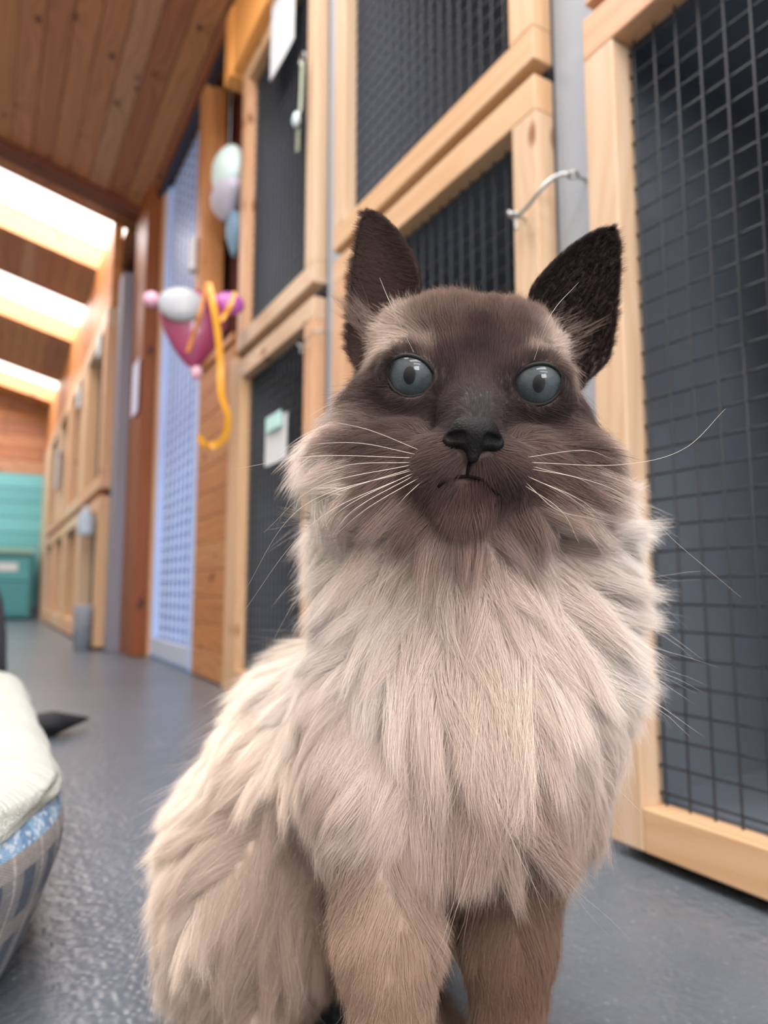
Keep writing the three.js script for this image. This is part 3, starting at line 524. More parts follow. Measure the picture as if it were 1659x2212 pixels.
// ---------------------------------------------------------------- cat: coat
// Groom and markings: [x, y, z on the skin, direction of the hair, length in mm, lift, red, green, blue]
const GUIDES = [
  [14,317,113,0.07,0.92,-0.39,3,0.35,74,68,70],[15,333,97,0.09,0.76,-0.65,4,0.35,72,60,58],[16,347,89,0.07,0.9,-0.44,5,0.4,62,49,48],[20,358,84,0.07,0.93,-0.37,6,0.4,72,56,54],
  [14,370,77,0.04,0.74,-0.67,9,0.5,108,88,78],[28,367,79,0.16,0.79,-0.6,9,0.5,104,84,75],[2,365,80,-0.08,0.87,-0.49,10,0.5,118,98,86],[14,377,68,-0.31,0.42,-0.85,11,0.6,125,102,88],
  [35,375,67,0.01,0.42,-0.91,11,0.6,118,96,84],[-5,348,90,-0.29,0.75,-0.59,9,0.4,135,115,104],[-12,352,84,-0.79,0.05,-0.61,14,0.4,178,156,141],[-19,362,65,-0.33,0.55,-0.77,18,0.45,188,168,153],
  [-22,353,64,-0.42,-0.4,-0.81,14,0.4,172,152,139],[5,343,90,-0.18,0.91,-0.38,6,0.4,66,52,52],[6,356,84,-0.21,0.94,-0.27,7,0.4,92,74,68],[34,347,87,0.32,0.81,-0.49,7,0.4,76,61,59],
  [33,358,83,0.23,0.91,-0.35,7,0.4,92,74,68],[42,346,89,0.38,0.54,-0.75,12,0.4,146,125,115],[54,353,68,0.46,0.44,-0.77,16,0.45,180,160,146],[54,339,86,0.47,-0.31,-0.82,13,0.4,142,121,111],
  [-17,338,88,-0.72,-0.21,0.66,6,0.3,56,45,44],[50,332,92,0.54,-0.31,0.78,6,0.3,56,45,44],[-15,325,85,-0.82,-0.08,-0.57,7,0.35,82,68,66],[-7,324,87,-0.82,-0.38,-0.42,6,0.35,84,70,68],
  [4,318,107,-0.6,-0.06,-0.8,4,0.3,72,60,60],[-23,331,81,-0.61,0.14,-0.78,10,0.35,86,71,69],[-32,335,70,-0.47,0.17,-0.87,14,0.4,95,78,72],[-36,333,62,-0.41,-0.87,-0.26,18,0.5,152,131,120],
  [-37,330,63,-0.39,-0.87,-0.29,21,0.6,202,184,170],[-1,300,115,-0.92,-0.4,-0.05,7,0.28,88,71,66],[-9,297,111,-0.58,-0.09,-0.81,8,0.28,94,77,72],[-21,307,95,-0.81,-0.08,-0.59,12,0.4,84,68,64],
  [-30,310,85,-0.91,-0.2,-0.36,16,0.45,88,71,66],[-36,314,81,-0.87,-0.2,-0.44,20,0.5,155,132,120],[-45,314,67,-0.5,-0.85,-0.19,22,0.6,214,197,183],[3,290,114,-0.63,-0.74,-0.24,6,0.4,72,57,56],
  [-5,288,111,-0.49,-0.34,-0.8,10,0.4,92,73,68],[-17,291,98,-0.75,-0.39,-0.54,14,0.4,120,97,88],[-26,295,91,-0.59,-0.21,-0.78,20,0.45,152,128,115],[-38,295,81,-0.7,-0.29,-0.65,25,0.5,207,188,174],
  [-48,300,65,0.05,-0.93,-0.37,25,0.6,244,234,222],[7,313,113,-0.83,-0.09,-0.55,3,0.3,70,60,60],[23,314,109,0.59,0.09,-0.8,3,0.3,70,60,60],[28,323,90,0.71,-0.01,-0.71,4,0.3,78,66,64],
  [39,321,88,0.94,-0.31,-0.17,6,0.35,84,70,68],[49,324,89,0.81,0.01,-0.59,9,0.35,80,66,64],[63,328,72,0.57,-0.57,-0.58,13,0.4,80,65,61],[67,323,68,0.45,-0.76,-0.47,16,0.5,100,83,77],
  [28,298,115,0.9,-0.31,-0.32,7,0.28,90,72,67],[40,299,101,0.91,-0.28,-0.3,9,0.28,106,86,78],[52,305,90,0.84,-0.12,-0.52,13,0.4,84,67,63],[62,305,86,0.93,-0.27,-0.26,17,0.45,86,69,64],
  [68,308,81,0.77,-0.09,-0.63,20,0.55,165,144,131],[24,289,115,0.52,-0.75,-0.41,6,0.4,68,54,52],[36,288,102,0.64,-0.33,-0.69,10,0.4,94,73,68],[48,290,95,0.67,-0.2,-0.72,15,0.4,105,83,76],
  [57,292,89,0.85,-0.4,-0.35,20,0.45,118,96,87],[66,293,85,0.81,-0.24,-0.54,24,0.55,198,177,163],[12,285,112,0.01,-0.99,-0.15,6,0.35,78,56,54],[12,279,111,0.03,-0.93,-0.38,9,0.35,116,90,84],
  [2,281,108,-0.19,-0.65,-0.74,10,0.35,110,87,81],[24,280,104,-0.43,-0.55,-0.72,10,0.35,113,89,83],[12,273,106,0.1,-0.47,-0.88,14,0.35,124,98,90],[-4,278,95,-0.39,-0.62,-0.68,16,0.35,130,104,95],
  [31,277,97,0.54,-0.73,-0.42,16,0.35,132,106,97],[-16,283,95,-0.56,-0.59,-0.58,24,0.45,160,135,123],[-31,280,69,-0.33,-0.15,-0.93,28,0.5,215,195,181],[-44,281,31,-0.32,-0.87,-0.37,28,0.6,233,220,208],
  [43,283,96,0.59,-0.43,-0.68,24,0.45,160,136,123],[59,280,82,0.71,-0.39,-0.58,28,0.5,215,195,181],[79,274,48,0.8,-0.24,-0.55,28,0.6,233,223,213],[13,270,100,0.1,-0.54,-0.83,26,0.4,156,130,118],
  [-2,270,94,-0.25,-0.79,-0.56,28,0.4,168,144,131],[29,271,91,0.32,-0.55,-0.77,28,0.4,166,142,129],[-19,266,65,-0.44,-0.67,-0.6,30,0.45,202,182,168],[53,268,61,0.55,-0.75,-0.37,30,0.45,200,180,166],
  [-34,260,49,-0.55,-0.5,-0.67,30,0.5,231,217,204],[70,260,51,0.72,-0.55,-0.43,32,0.5,229,215,202],[14,252,87,0.06,-0.84,-0.55,34,0.4,196,175,161],[-2,251,81,-0.17,-0.77,-0.61,34,0.4,215,197,183],
  [32,251,79,0.38,-0.73,-0.57,34,0.4,215,195,181],[-20,244,61,-0.41,-0.78,-0.48,32,0.45,224,209,196],[54,244,59,0.62,-0.68,-0.39,36,0.45,218,199,187],[71,237,49,0.76,-0.38,-0.52,36,0.6,231,219,209],
  [-39,235,41,-0.48,-0.58,-0.67,28,0.45,231,219,209],[16,224,74,0.01,-0.98,-0.22,40,0.35,202,180,164],[-3,222,69,-0.14,-0.97,-0.22,38,0.35,204,186,172],[34,221,70,0.26,-0.95,-0.18,40,0.35,215,195,179],
  [54,220,60,0.51,-0.8,-0.32,38,0.45,220,203,189],[72,220,47,0.68,-0.5,-0.54,36,0.6,231,221,211],[-23,213,55,-0.29,-0.89,-0.34,30,0.4,222,208,197],[-40,201,41,-0.47,-0.76,-0.45,24,0.4,200,182,170],
  [18,197,70,0.06,-0.97,-0.24,42,0.35,190,168,155],[0,196,66,-0.08,-0.95,-0.31,42,0.35,192,171,160],[37,195,65,0.18,-0.93,-0.31,40,0.35,188,167,155],[56,193,53,0.33,-0.79,-0.51,36,0.35,176,157,146],
  [67,189,44,0.48,-0.68,-0.55,26,0.4,186,168,157],[-20,180,54,-0.44,-0.89,0.11,22,0.4,190,172,160],[21,173,62,0.08,-0.94,-0.33,50,0.3,162,139,126],[1,161,54,0.1,-0.97,-0.22,44,0.3,166,144,132],
  [39,169,56,0.13,-0.94,-0.3,46,0.3,154,132,119],[57,155,44,0.16,-0.97,-0.17,22,0.3,162,141,128],[-15,156,56,-0.1,-0.99,-0.07,18,0.4,176,156,144],[-30,155,56,-0.51,-0.84,-0.2,16,0.4,174,156,144],
  [-16,132,52,0,-0.99,-0.12,20,0.4,166,142,125],[-30,126,50,-0.37,-0.89,-0.27,18,0.4,156,131,113],[-6,124,47,0.29,-0.92,-0.27,20,0.4,154,130,114],[-16,100,56,0,-1,0.08,13,0.4,160,132,111],
  [-30,94,52,-0.27,-0.93,-0.26,12,0.4,154,127,107],[-2,92,49,0.25,-0.89,-0.38,12,0.4,150,124,106],[-14,80,53,0,-0.97,-0.23,12,0.4,156,129,108],[32,107,30,-0.06,-0.97,0.24,14,0.35,116,93,78],
  [47,107,32,0.18,-0.98,0.01,13,0.35,126,100,84],[31,82,33,0,-0.99,-0.12,12,0.35,122,96,79],[45,78,33,0.12,-0.96,-0.24,12,0.35,122,95,78],[22,60,-81,-0.02,-1,0.06,26,0.35,132,109,94],
  [-45,170,46,-0.32,-0.94,0.11,24,0.4,148,130,118],[-55,127,4,-0.2,-0.94,-0.26,24,0.4,141,123,110],[-38,187,44,-0.53,-0.84,-0.04,22,0.4,190,171,158],[-49,238,17,-0.06,-0.98,-0.18,28,0.45,238,225,211],
  [-74,208,-59,-0.88,-0.47,-0.09,30,0.45,234,221,204],[-93,193,-55,-0.65,-0.75,-0.08,30,0.5,234,219,200],[-62,194,-4,-0.5,-0.84,-0.22,30,0.45,231,217,202],[-107,168,-48,-0.43,-0.88,-0.2,30,0.5,231,215,196],
  [-76,170,-6,-0.63,-0.73,-0.24,32,0.45,218,197,179],[-129,135,-70,-0.53,-0.83,-0.16,28,0.55,203,188,171],[-94,139,-17,-0.59,-0.7,-0.4,32,0.45,163,143,128],[-69,140,-1,-0.47,-0.81,-0.36,32,0.4,156,137,123],
  [-53,169,31,-0.13,-0.97,-0.21,30,0.4,189,170,155],[-133,115,-50,-0.49,-0.85,-0.19,26,0.55,200,183,166],[-107,111,-11,-0.61,-0.79,0.1,30,0.45,164,144,129],[-85,108,-2,-0.4,-0.89,0.23,32,0.4,154,134,119],
  [-68,108,0,-0.18,-0.98,0.11,30,0.4,148,127,113],[-116,90,-9,-0.41,-0.89,-0.18,26,0.5,189,172,155],[-95,75,0,-0.2,-0.96,-0.21,28,0.4,151,132,117],[-70,75,0,-0.11,-0.98,-0.18,28,0.4,145,124,110],
  [-54,70,-5,-0.02,-0.94,-0.35,24,0.4,157,135,121],[3,333,92,0.16,0.99,-0.06,3,0.3,56,45,44],[30,330,92,-0.15,0.98,0.13,3,0.3,56,45,44],[-9,346,91,-0.14,0.79,-0.6,5,0.3,62,50,48],
  [41,343,92,0.31,0.75,-0.59,5,0.3,62,50,48],[-8,328,87,-0.44,-0.61,0.66,4,0.3,66,54,52],[41,324,89,0.22,-0.62,0.76,4,0.3,66,54,52],
];
const WHISKERS = [
  [[-12.5,303.2,117.4],[-24.8,306,119.8],[-37.9,311.3,110.3]],
  [[-15.2,301,118.2],[-29.5,301.2,121.2],[-58.3,303.5,102.4]],
  [[-18.3,296.4,117.7],[-33.6,293.1,121.3],[-49.7,288.1,104.7]],
  [[-18.6,292.2,117.2],[-36.1,284.1,119.3],[-51.6,278.6,101.6]],
  [[-16.8,289.6,116.9],[-32.1,279.9,118.8],[-44.1,271.9,104.8]],
  [[-15.8,288.3,116.8],[-31.1,277,121.5],[-41.1,266.4,108.2]],
  [[-11.7,287.5,116.7],[-26.1,278.3,118.7],[-37.7,269.9,108.6]],
  [[-8.7,286.8,115.6],[-12.5,282.9,116.2],[-15.9,279.1,111.7]],
  [[-17.5,294.8,117.5],[-43.3,287.3,112.6],[-68.4,273.2,80.8]],
  [[-16.6,291.7,116.1],[-48.3,280.6,111.9],[-78.8,247.2,72.9]],
  [[-15,290.1,116],[-43.3,275.7,111.3],[-81.4,237.5,66.8]],
  [[-16.6,299.1,117],[-43.3,298,113.8],[-82.6,299.1,78.7]],
  [[35.7,299.3,117],[51.1,299.2,118],[64.2,297.6,108.8]],
  [[38.7,297,116.7],[65.1,294.9,113.5],[94.9,303.9,99.4],[115.4,321.6,91.3]],
  [[34.4,289.8,115.9],[44.1,283.6,117.2],[58.3,276.2,106.3]],
  [[36.1,289.1,115.8],[48.4,281.8,118],[60.7,275,109.2]],
  [[33,285.7,114.4],[42.5,277.8,116.6],[51.1,266.4,108.2]],
  [[39.4,293.4,116.3],[47.3,289.9,116.9],[56.6,288,107.7]],
  [[33.8,287,114.6],[40.8,278.5,115.7],[50.1,276.5,111.4],[56.6,276.2,106.3]],
  [[39.6,295.2,115.5],[65.4,286.5,106.5],[101.7,267.9,75.2],[134.1,247,57.8]],
  [[-9.4,346,107.2],[-17.3,355.9,110.3],[-21.7,370.7,101.9]],
  [[37.7,343.7,106.9],[42.5,352.5,109.9],[55.1,368.1,103.6]],
];

const lin = (c) => { c /= 255; return c <= 0.04045 ? c / 12.92 : Math.pow((c + 0.055) / 1.055, 2.4); };
const G = GUIDES.map((g) => ({ p: g.slice(0, 3), d: g.slice(3, 6), len: g[6], lift: g[7], c: [lin(g[8]), lin(g[9]), lin(g[10])] }));
// undyed hair colour from its look in soft light: pale hair scatters light many times, so it is paler than it looks
function hair(c, gain = 1) {
  const lum = (c[0] + c[1] + c[2]) / 3, k = gain * (1.06 + 0.6 * Math.min(1, lum / 0.35)), a = c.map((v) => v * k), top = Math.max(...a), wash = 0.15 * Math.min(1, lum / 0.35);
  const s = Math.min(1, 0.97 / top); return a.map((v) => (v + (top - v) * wash) * s);
}
function groom(x, y, z) {
  let W = 0, dx = 0, dy = 0, dz = 0, len = 0, lift = 0, r = 0, g = 0, b = 0;
  for (const q of G) {
    const d2 = (x - q.p[0]) ** 2 + (y - q.p[1]) ** 2 + (z - q.p[2]) ** 2 + 6, w = 1 / (d2 * d2);
    W += w; dx += w * q.d[0]; dy += w * q.d[1]; dz += w * q.d[2]; len += w * q.len; lift += w * q.lift; r += w * q.c[0]; g += w * q.c[1]; b += w * q.c[2];
  }
  return { d: V(dx / W, dy / W, dz / W), len: len / W, lift: lift / W, c: [r / W, g / W, b / W] };
}
const CAM = V(-20, 250, 360);                 // where the cat looks
const cat = thing('cat', 'fluffy cream cat with dark brown face and blue-grey eyes, sitting in front', 'cat', [0.1955, 0, -0.3029], -YAW);
cat.scale.setScalar(0.001);

const gBody = surfaceNets(sdBody, [-190, -4, -325], [125, 345, 100], 4.5);
const gHead = surfaceNets(sdHead, [-70, 240, -12], [105, 420, 140], 1.7);
const gEars = EARS.map((e) => earShell(e.outer, e.inner, e.tip, e.front, e.cup));
const skinGeo = mergeGeometries([gBody, gHead, ...gEars].map((g) => { const h = new THREE.BufferGeometry(); h.setAttribute('position', g.attributes.position); h.setAttribute('normal', g.attributes.normal); h.setIndex(Array.from(g.index.array)); return h; }));
const nEar0 = gBody.attributes.position.count + gHead.attributes.position.count;
const earGroom = (q) => ({ c: [lin(70), lin(54), lin(51)] });
{
  const p = skinGeo.attributes.position, col = new Float32Array(p.count * 3);
  for (let i = 0; i < p.count; i++) { const c = hair(i >= nEar0 ? earGroom().c : groom(p.getX(i), p.getY(i), p.getZ(i)).c); for (let k = 0; k < 3; k++) col[3 * i + k] = c[k]; }
  skinGeo.setAttribute('color', new THREE.BufferAttribute(col, 3));
}
part('body', skinGeo, new THREE.MeshStandardMaterial({ vertexColors: true, roughness: 0.95 }), cat);

// a tuft of hairs, one unit long, along +y, bending towards -z
function tuft(hairs, rootR, gather, width, bend, wave) {
  const pos = [], nor = [], col = [], idx = [], S = 5;
  for (let h = 0; h < hairs; h++) {
    const a = rnd() * Math.PI * 2, q = Math.sqrt(rnd()) * rootR, rx = Math.cos(a) * q, rz = Math.sin(a) * q, L = rr(0.68, 1.06), stray = rnd() < 0.07;
    const tx = rx * (1 - gather) + rr(-1, 1) * rootR * (stray ? 2.2 : 0.45), tz = rz * (1 - gather) + rr(-1, 1) * rootR * (stray ? 2.2 : 0.45);
    const ph = rnd() * 6.28, wv = wave * rr(0.3, 1), bd = bend * rr(0.8, 1.2), k = rr(0.84, 1.1), w0 = width * rr(0.75, 1.25) * (stray ? 0.7 : 1), base = pos.length / 3;
    const at = (t) => V(rx + (tx - rx) * t + wv * Math.sin(ph + t * 5) * t, L * t, rz + (tz - rz) * t - bd * t * t + wv * Math.cos(ph + t * 4) * t * 0.6);
    for (let s = 0; s <= S; s++) {
      const t = s / S, c = at(t), e = at(Math.min(1, t + 0.02)).sub(at(Math.max(0, t - 0.02))).normalize(), u = V(1, 0, 0).cross(e).normalize(), v = e.clone().cross(u), w = w0 * (t < 0.15 ? 0.85 : Math.pow(1 - t, 0.55)) + width * 0.1;
      for (let j = 0; j < 3; j++) {
        const b = (j / 3) * Math.PI * 2 + ph, n = u.clone().multiplyScalar(Math.cos(b)).addScaledVector(v, Math.sin(b));
        pos.push(c.x + n.x * w, c.y + n.y * w, c.z + n.z * w); n.z += 1.0; n.normalize(); nor.push(n.x, n.y, n.z); col.push(k, k, k);
      }
      if (s) for (let j = 0; j < 3; j++) { const a0 = base + (s - 1) * 3 + j, a1 = base + (s - 1) * 3 + (j + 1) % 3; idx.push(a0, a1, a0 + 3, a1, a1 + 3, a0 + 3); }
    }
  }
  const g = new THREE.BufferGeometry();
  g.setAttribute('position', new THREE.Float32BufferAttribute(pos, 3)); g.setAttribute('normal', new THREE.Float32BufferAttribute(nor, 3)); g.setAttribute('color', new THREE.Float32BufferAttribute(col, 3)); g.setIndex(idx);
  return g;
}
const NV = 4;
const CLASSES = [ // hairs per tuft, root radius, gather, hair radius, bend, wave: all per unit length
  { max: 9, geo: () => tuft(12, 0.22, 0.25, 0.0085, 0.22, 0.03), list: [] },
  { max: 19, geo: () => tuft(15, 0.15, 0.4, 0.0042, 0.26, 0.03), list: [] },
  { max: 99, geo: () => tuft(29, 0.088, 0.5, 0.0015, 0.30, 0.045), list: [] },
  { max: 0, geo: () => tuft(2, 0.03, 0, 0.0011, 0.22, 0.05), list: [] },        // guard hairs that stand out of the coat
];
const MOUTH = [[[11, 297.9, 118.8], [10.5, 293.8, 118.4], [10, 289.7, 117.9]], [[10, 289.7, 117.9], [5, 288.9, 117.9], [0.4, 286.5, 117.6], [-2.2, 283.9, 117.3]], [[10, 289.7, 117.9], [14.5, 288.6, 117.8], [17.6, 285.7, 117.5], [21.4, 281.6, 117]]];
const stick = (q, out = 0) => { const p = V(...q); for (let i = 0; i < 6; i++) { const s = sdHead(p.x, p.y, p.z) - out; p.addScaledVector(sdNormal(sdHead, p.x, p.y, p.z), -s); } return p; };
const mouthCurves = MOUTH.map((l, i) => new THREE.CatmullRomCurve3(l.map((q) => stick(q, i === 2 ? 1.1 : 0.45)))), mouthPts = mouthCurves.flatMap((c) => c.getPoints(12));
const eyeBlock = (p) => eyeC.some((e) => { const q = p.clone().sub(V(...e)), u = q.dot(headX), v = q.dot(EYE_Y), w = q.dot(EYE_Z); return w > 2 && Math.hypot(u / 9.9, (v + 0.5) / 8.5) < 1; });
const noseC = V(...H(0, -34, 22));
function addTuft(p, n, dir, len, lift, c, gain = 1, kind = null) {
  const a = lift * 0.95, t = dir.clone().addScaledVector(n, -dir.dot(n)).normalize();
  const y = t.clone().multiplyScalar(Math.cos(a)).addScaledVector(n, Math.sin(a)).normalize(), x = y.clone().cross(n).normalize(), z = x.clone().cross(y);
  const L = len, cl = kind ?? CLASSES.find((k) => len < k.max), m = new THREE.Matrix4().makeBasis(x.multiplyScalar(L * (rnd() < 0.5 ? 1 : -1) * 1), y.multiplyScalar(L), z.multiplyScalar(L));
  if (m.determinant() < 0) { const e = m.elements; e[0] *= -1; e[1] *= -1; e[2] *= -1; }
  m.setPosition(p.x, p.y, p.z);
  cl.list.push([m, hair(c, gain)]);
}
{ // locks: neighbouring tufts lean together towards the tip of their lock
  const P = skinGeo.attributes.position, I = skinGeo.index, a = V(0, 0, 0), b = V(0, 0, 0), c = V(0, 0, 0), LOCK = 12, locks = new Map();
  const key = (x, y, z) => `${Math.floor(x / LOCK)},${Math.floor(y / LOCK)},${Math.floor(z / LOCK)}`;
  const tris = I.count / 3, nBody = gBody.index.count / 3, nHead = nBody + gHead.index.count / 3;
  const sample = (t, f) => { a.fromBufferAttribute(P, I.getX(t * 3)); b.fromBufferAttribute(P, I.getX(t * 3 + 1)); c.fromBufferAttribute(P, I.getX(t * 3 + 2));
    const e1 = b.clone().sub(a), e2 = c.clone().sub(a), n = e1.clone().cross(e2), area = n.length() / 2; n.normalize(); f(area, n, () => { let u = rnd(), v = rnd(); if (u + v > 1) { u = 1 - u; v = 1 - v; } return a.clone().addScaledVector(e1, u).addScaledVector(e2, v); }); };
  const inside = (t, p) => (t < nBody ? p.y > 240 && sdHead(p.x, p.y, p.z) < -3 : sdBody(p.x, p.y, p.z) < -3);
  for (let t = 0; t < nHead; t++) sample(t, (area, n, pick) => {
    if (rnd() > area / 130) return; const p = pick(); if (inside(t, p)) return; const g = groom(p.x, p.y, p.z);
    const j = V(rr(-1, 1), rr(-1, 1), rr(-1, 1)).multiplyScalar(0.4 * Math.min(1, g.len / 28)), k = key(p.x, p.y, p.z), L = { p, tip: null, tone: rr(0.9, 1.08), stretch: rr(0.82, 1.18), lift: rr(0.7, 1.4), j };
    const d = g.d.clone().add(j); d.addScaledVector(n, -d.dot(n)).normalize(); L.tip = p.clone().addScaledVector(d, g.len * Math.cos(g.lift)).addScaledVector(n, g.len * Math.sin(g.lift * 0.95 * L.lift));
    (locks.get(k) ?? locks.set(k, []).get(k)).push(L);
  });
  const nearest = (p) => { let best = null, bd = 1e9; const [x, y, z] = [p.x, p.y, p.z].map((v) => Math.floor(v / LOCK)); for (let i = -1; i < 2; i++) for (let j = -1; j < 2; j++) for (let k = -1; k < 2; k++) for (const l of locks.get(`${x + i},${y + j},${z + k}`) ?? []) { const d = l.p.distanceToSquared(p); if (d < bd) { bd = d; best = l; } } return best; };
  for (let t = 0; t < nHead; t++) sample(t, (area, n, pick) => {
    const m = a.clone().add(b).add(c).divideScalar(3), g0 = groom(m.x, m.y, m.z), facing = n.dot(CAM.clone().sub(m).normalize());
    const s = Math.min(2.5, Math.max(0.85, g0.len * 0.125)), lod = (facing < -0.35 ? 0.3 : 1) * (m.y < 45 ? 0.5 : 1);
    let count = area / (s * s) * lod; count = Math.floor(count) + (rnd() < count % 1 ? 1 : 0);
    for (let k = 0; k < count; k++) {
      const p = pick(); if (inside(t, p) || (t >= nBody && (eyeBlock(p) || (p.distanceTo(noseC) < 7.0) || mouthPts.some((q) => q.distanceToSquared(p) < 4.6)))) continue;
      const g = groom(p.x, p.y, p.z), l = nearest(p), len = g.len * rr(0.78, 1.12) * (l ? l.stretch : 1);
      let d = g.d.clone();
      if (l && g.len > 7) { const q = p.clone().addScaledVector(d, len * Math.cos(g.lift)).addScaledVector(n, len * Math.sin(g.lift)); d = q.lerp(l.tip, g.len > 25 ? 0.85 : g.len > 18 ? 0.5 : 0.25).sub(p).normalize(); }
      d.add(V(rr(-1, 1), rr(-1, 1), rr(-1, 1)).multiplyScalar(0.1));
      const f = (l ? l.tone : 1) * rr(0.95, 1.05);
      if (g.len > 18 && rnd() < 0.035) addTuft(p, n, d.clone().add(V(rr(-1, 1), rr(-1, 1), rr(-1, 1)).multiplyScalar(0.3)), g.len * rr(1.2, 1.75), g.lift * rr(1.1, 1.8), g.c, 1.1, CLASSES[3]);
      addTuft(p, n, d, len, g.lift * rr(0.85, 1.15) * (l && g.len > 14 ? l.lift : 1), g.c, f);
    }
  });
  // ears: short dark hair outside and in, pale furnishings from the inner rim across the cup
  EARS.forEach((e, k) => {
    const T = V(...e.tip), B = V(...e.outer).add(V(...e.inner)).multiplyScalar(0.5), up = T.clone().sub(B).normalize(), side = V(...e.inner).sub(V(...e.outer)).normalize(), fr = V(...e.front).normalize();
    const t0 = nHead + gEars.slice(0, k).reduce((q, g) => q + g.index.count / 3, 0), t1 = t0 + gEars[k].index.count / 3;
    for (let t = t0; t < t1; t++) sample(t, (area, n, pick) => {
      let count = area / 0.75; count = Math.floor(count) + (rnd() < count % 1 ? 1 : 0);
      for (let i = 0; i < count; i++) {
        const p = pick(), h = p.clone().sub(B).dot(up) / T.distanceTo(B), s = p.clone().sub(B).dot(side), inner = n.dot(fr) > 0.1;
        const d = inner ? side.clone().multiplyScalar(-0.75).addScaledVector(up, 0.65) : up.clone().addScaledVector(side, -0.2);
        addTuft(p, n, d.add(V(rr(-1, 1), rr(-1, 1), rr(-1, 1)).multiplyScalar(0.15)), inner ? rr(3.5, 6) : rr(3, 4.2), inner ? 0.22 : 0.12, inner ? [lin(84), lin(66), lin(62)] : [lin(66), lin(51), lin(48)], rr(0.85, 1.15));
        if (inner && h < 0.3 && s > -1 && rnd() < 0.09) addTuft(p, n, side.clone().multiplyScalar(-0.7).addScaledVector(up, 0.75 + 0.3 * rnd()), rr(15, 22), 0.45, [lin(150), lin(130), lin(118)], rr(0.85, 1.1));
      }
    });
  });
}
const furMat = new THREE.MeshPhysicalMaterial({ vertexColors: true, roughness: 1, specularIntensity: 0.3, transmission: 0.22, thickness: 0 });
for (const cl of CLASSES) {
  const geos = Array.from({ length: NV }, cl.geo);
  geos.forEach((g, v) => {
    const list = cl.list.filter((_, i) => i % NV === v); if (!list.length) return;
    const im = new THREE.InstancedMesh(g, furMat, list.length), col = new THREE.Color();
    list.forEach(([m, c], i) => { im.setMatrixAt(i, m); im.setColorAt(i, col.setRGB(...c)); });
    im.name = 'fur'; im.userData = { kind: 'stuff' }; im.castShadow = im.receiveShadow = true; cat.add(im);
  });
}
console.log('tufts', CLASSES.map((c) => c.list.length).join(' '));
// eyes
const irisMap = texture(512, 512, (u, v) => {
  const x = (u - 0.5) * 2 * EYE_R, y = (v - 0.5) * 2 * EYE_R, r = Math.hypot(x, y), a = Math.atan2(y, x);
  const ray = noise((a + 4) * 18, r * 0.7, 400, 81) * 0.6 + noise((a + 4) * 40, r * 1.4, 800, 82) * 0.4, px = (x - 0.1) / 2.4, py = (y + 0.4) / 3.5;
  let c = mixc([52, 60, 64], [76, 83, 86], ray); c = mixc(c, [40, 48, 53], Math.max(0, Math.min(1, (r - 8.2) / 2.2)) * 0.6); c = mixc(c, [48, 58, 62], Math.max(0, 1 - Math.abs(Math.hypot(px, py) - 1.15) * 3) * 0.6);
  if (r > 10.6) c = mixc(c, [20, 16, 16], Math.min(1, (r - 10.6) / 0.5));
  const q = Math.hypot(px, py); if (q < 1.06) c = mixc([6, 6, 8], c, Math.max(0, Math.min(1, (q - 0.96) / 0.1)));
  return c;
});
const lidMat = plain(0x120e0f, 0.7);
const eyeBasis = new THREE.Matrix4().makeBasis(EYE_X, EYE_Y, EYE_Z);
const RIM = [[-9.3, -0.5], [-8.2, 4.3], [-5.4, 7.1], [-1.4, 8.2], [2.5, 7.5], [6.1, 5.4], [8.6, 2.1], [9.6, -1.1], [8.8, -4.2], [6.1, -6.4], [2.1, -7.9], [-1.8, -7.9], [-5.4, -6.1], [-7.9, -3.2]];
eyeC.forEach((e, k) => {
  const o = new THREE.Group(); o.name = 'eye'; o.position.set(...e); o.setRotationFromMatrix(eyeBasis); cat.add(o); o.userData.label = k ? 'blue-grey eye on the picture\'s right' : 'blue-grey eye on the picture\'s left';
  const g = new THREE.SphereGeometry(EYE_R, 48, 32), p = g.attributes.position, uv = g.attributes.uv;
  for (let i = 0; i < p.count; i++) uv.setXY(i, p.getX(i) / (2 * EYE_R) + 0.5, p.getY(i) / (2 * EYE_R) + 0.5);
  part('eyeball', g, new THREE.MeshPhysicalMaterial({ map: irisMap, roughness: 0.35, specularIntensity: 0.4 }), o);
  const cap = new THREE.SphereGeometry(11.2, 48, 20, 0, Math.PI * 2, 0, 1.25).rotateX(Math.PI / 2).translate(0, 0, 1.5);
  part('cornea', cap, new THREE.MeshPhysicalMaterial({ color: 0xffffff, roughness: 0.02, transmission: 1, thickness: 0, ior: 1.33 }), o);
  const pts = RIM.map(([u, v]) => { const x = (k ? -u : u) * 1.06, y = v * (v > 0 ? 0.93 : 1.05), z = Math.sqrt(Math.max(4, 12.6 * 12.6 - x * x - y * y)); return V(x, y, z - (y > 0 ? 0 : 0.4)); });
  part('eyelid_rim', new THREE.TubeGeometry(new THREE.CatmullRomCurve3(pts, true), 80, 0.75, 8, true), lidMat, o);
});
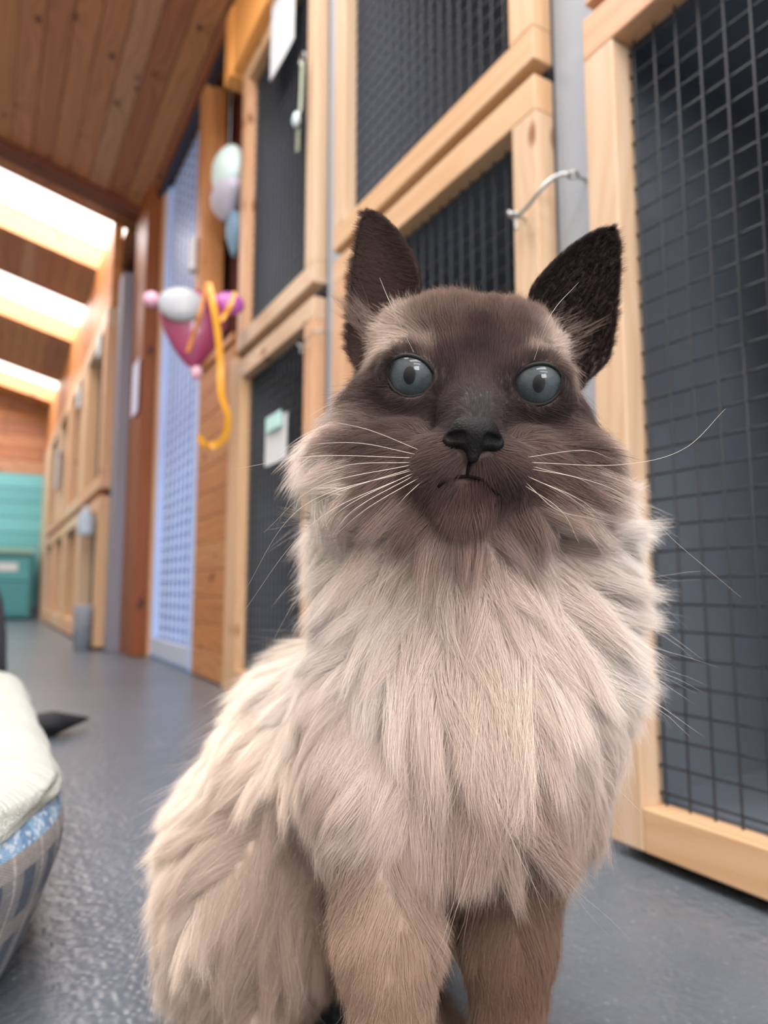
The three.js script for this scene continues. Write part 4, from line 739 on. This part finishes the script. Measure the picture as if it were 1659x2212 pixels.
{ // nose, mouth line and whiskers
  const nb = [bone([-3.5, 2, -1], 5, [3.5, 2, -1], 5), bone([-7.6, -1, -3.5], 3.4), bone([7.6, -1, -3.5], 3.4), bone([0, 0, 0], 4.6, [0, -7.6, -2], 2.2), bone([-3, 0, -1], 4, [3, 0, -1], 4)];
  const hole = [bone([-5.2, -2.6, 3.4], 2.3, [-9.2, -1.2, -0.6], 1.2), bone([5.2, -2.6, 3.4], 2.3, [9.2, -1.2, -0.6], 1.2)];
  const sd = (x, y, z) => { let d = 1e3; for (const b of nb) d = smin(d, boneDist(b, x, y, z), 3); for (const b of hole) d = -smin(-d, boneDist(b, x, y, z), 0.8); return d; };
  const g = surfaceNets(sd, [-14, -14, -9], [14, 10, 8], 0.6), leather = texture(128, 128, (u, v) => { const k = noise(u * 40, v * 40, 40, 91) * 255; return [k, k, k]; }, false);
  const uv = new Float32Array(g.attributes.position.count * 2); for (let i = 0; i < uv.length / 2; i++) { uv[2 * i] = g.attributes.position.getX(i) / 20; uv[2 * i + 1] = g.attributes.position.getY(i) / 20; } g.setAttribute('uv', new THREE.BufferAttribute(uv, 2));
  const n = part('nose', g, new THREE.MeshPhysicalMaterial({ color: 0x0b090a, roughness: 0.7, specularIntensity: 0.5, bumpMap: leather, bumpScale: 0.0002 }), cat); n.position.copy(V(...H(0, -33, 24.5))); n.setRotationFromMatrix(new THREE.Matrix4().makeBasis(headX, headY, headZ));
  const lip = plain(0x1a1211, 1, { specularIntensity: 0.1 });
  for (const c of mouthCurves) part('mouth_line', new THREE.TubeGeometry(c, 20, 0.62, 8, false), lip, cat);
  const wm = plain(0xcfc4b2, 0.4);
  for (const w of WHISKERS) {
    const pts = w.map((q) => V(...q)); const root = stick(w[0]); pts[0] = root.clone().lerp(pts[0], 0.15);
    const c = new THREE.CatmullRomCurve3(pts), N = 36, pos = [], idx = [];
    for (let i = 0; i <= N; i++) { const t = i / N, p = c.getPoint(t), e = c.getTangent(t), u = V(0, 1, 0).cross(e).normalize(), v = e.clone().cross(u), r = 0.078 * Math.pow(1 - t, 0.7) + 0.028; for (let j = 0; j < 5; j++) { const a = j / 5 * Math.PI * 2; pos.push(p.x + (u.x * Math.cos(a) + v.x * Math.sin(a)) * r, p.y + (u.y * Math.cos(a) + v.y * Math.sin(a)) * r, p.z + (u.z * Math.cos(a) + v.z * Math.sin(a)) * r); if (i) { const b0 = (i - 1) * 5, k = (j + 1) % 5; idx.push(b0 + j, b0 + k, b0 + 5 + j, b0 + k, b0 + 5 + k, b0 + 5 + j); } } }
    const g2 = new THREE.BufferGeometry(); g2.setAttribute('position', new THREE.Float32BufferAttribute(pos, 3)); g2.setIndex(idx); g2.computeVertexNormals(); part('whisker', g2, wm, cat);
  }
}

renderer.render(scene, camera);
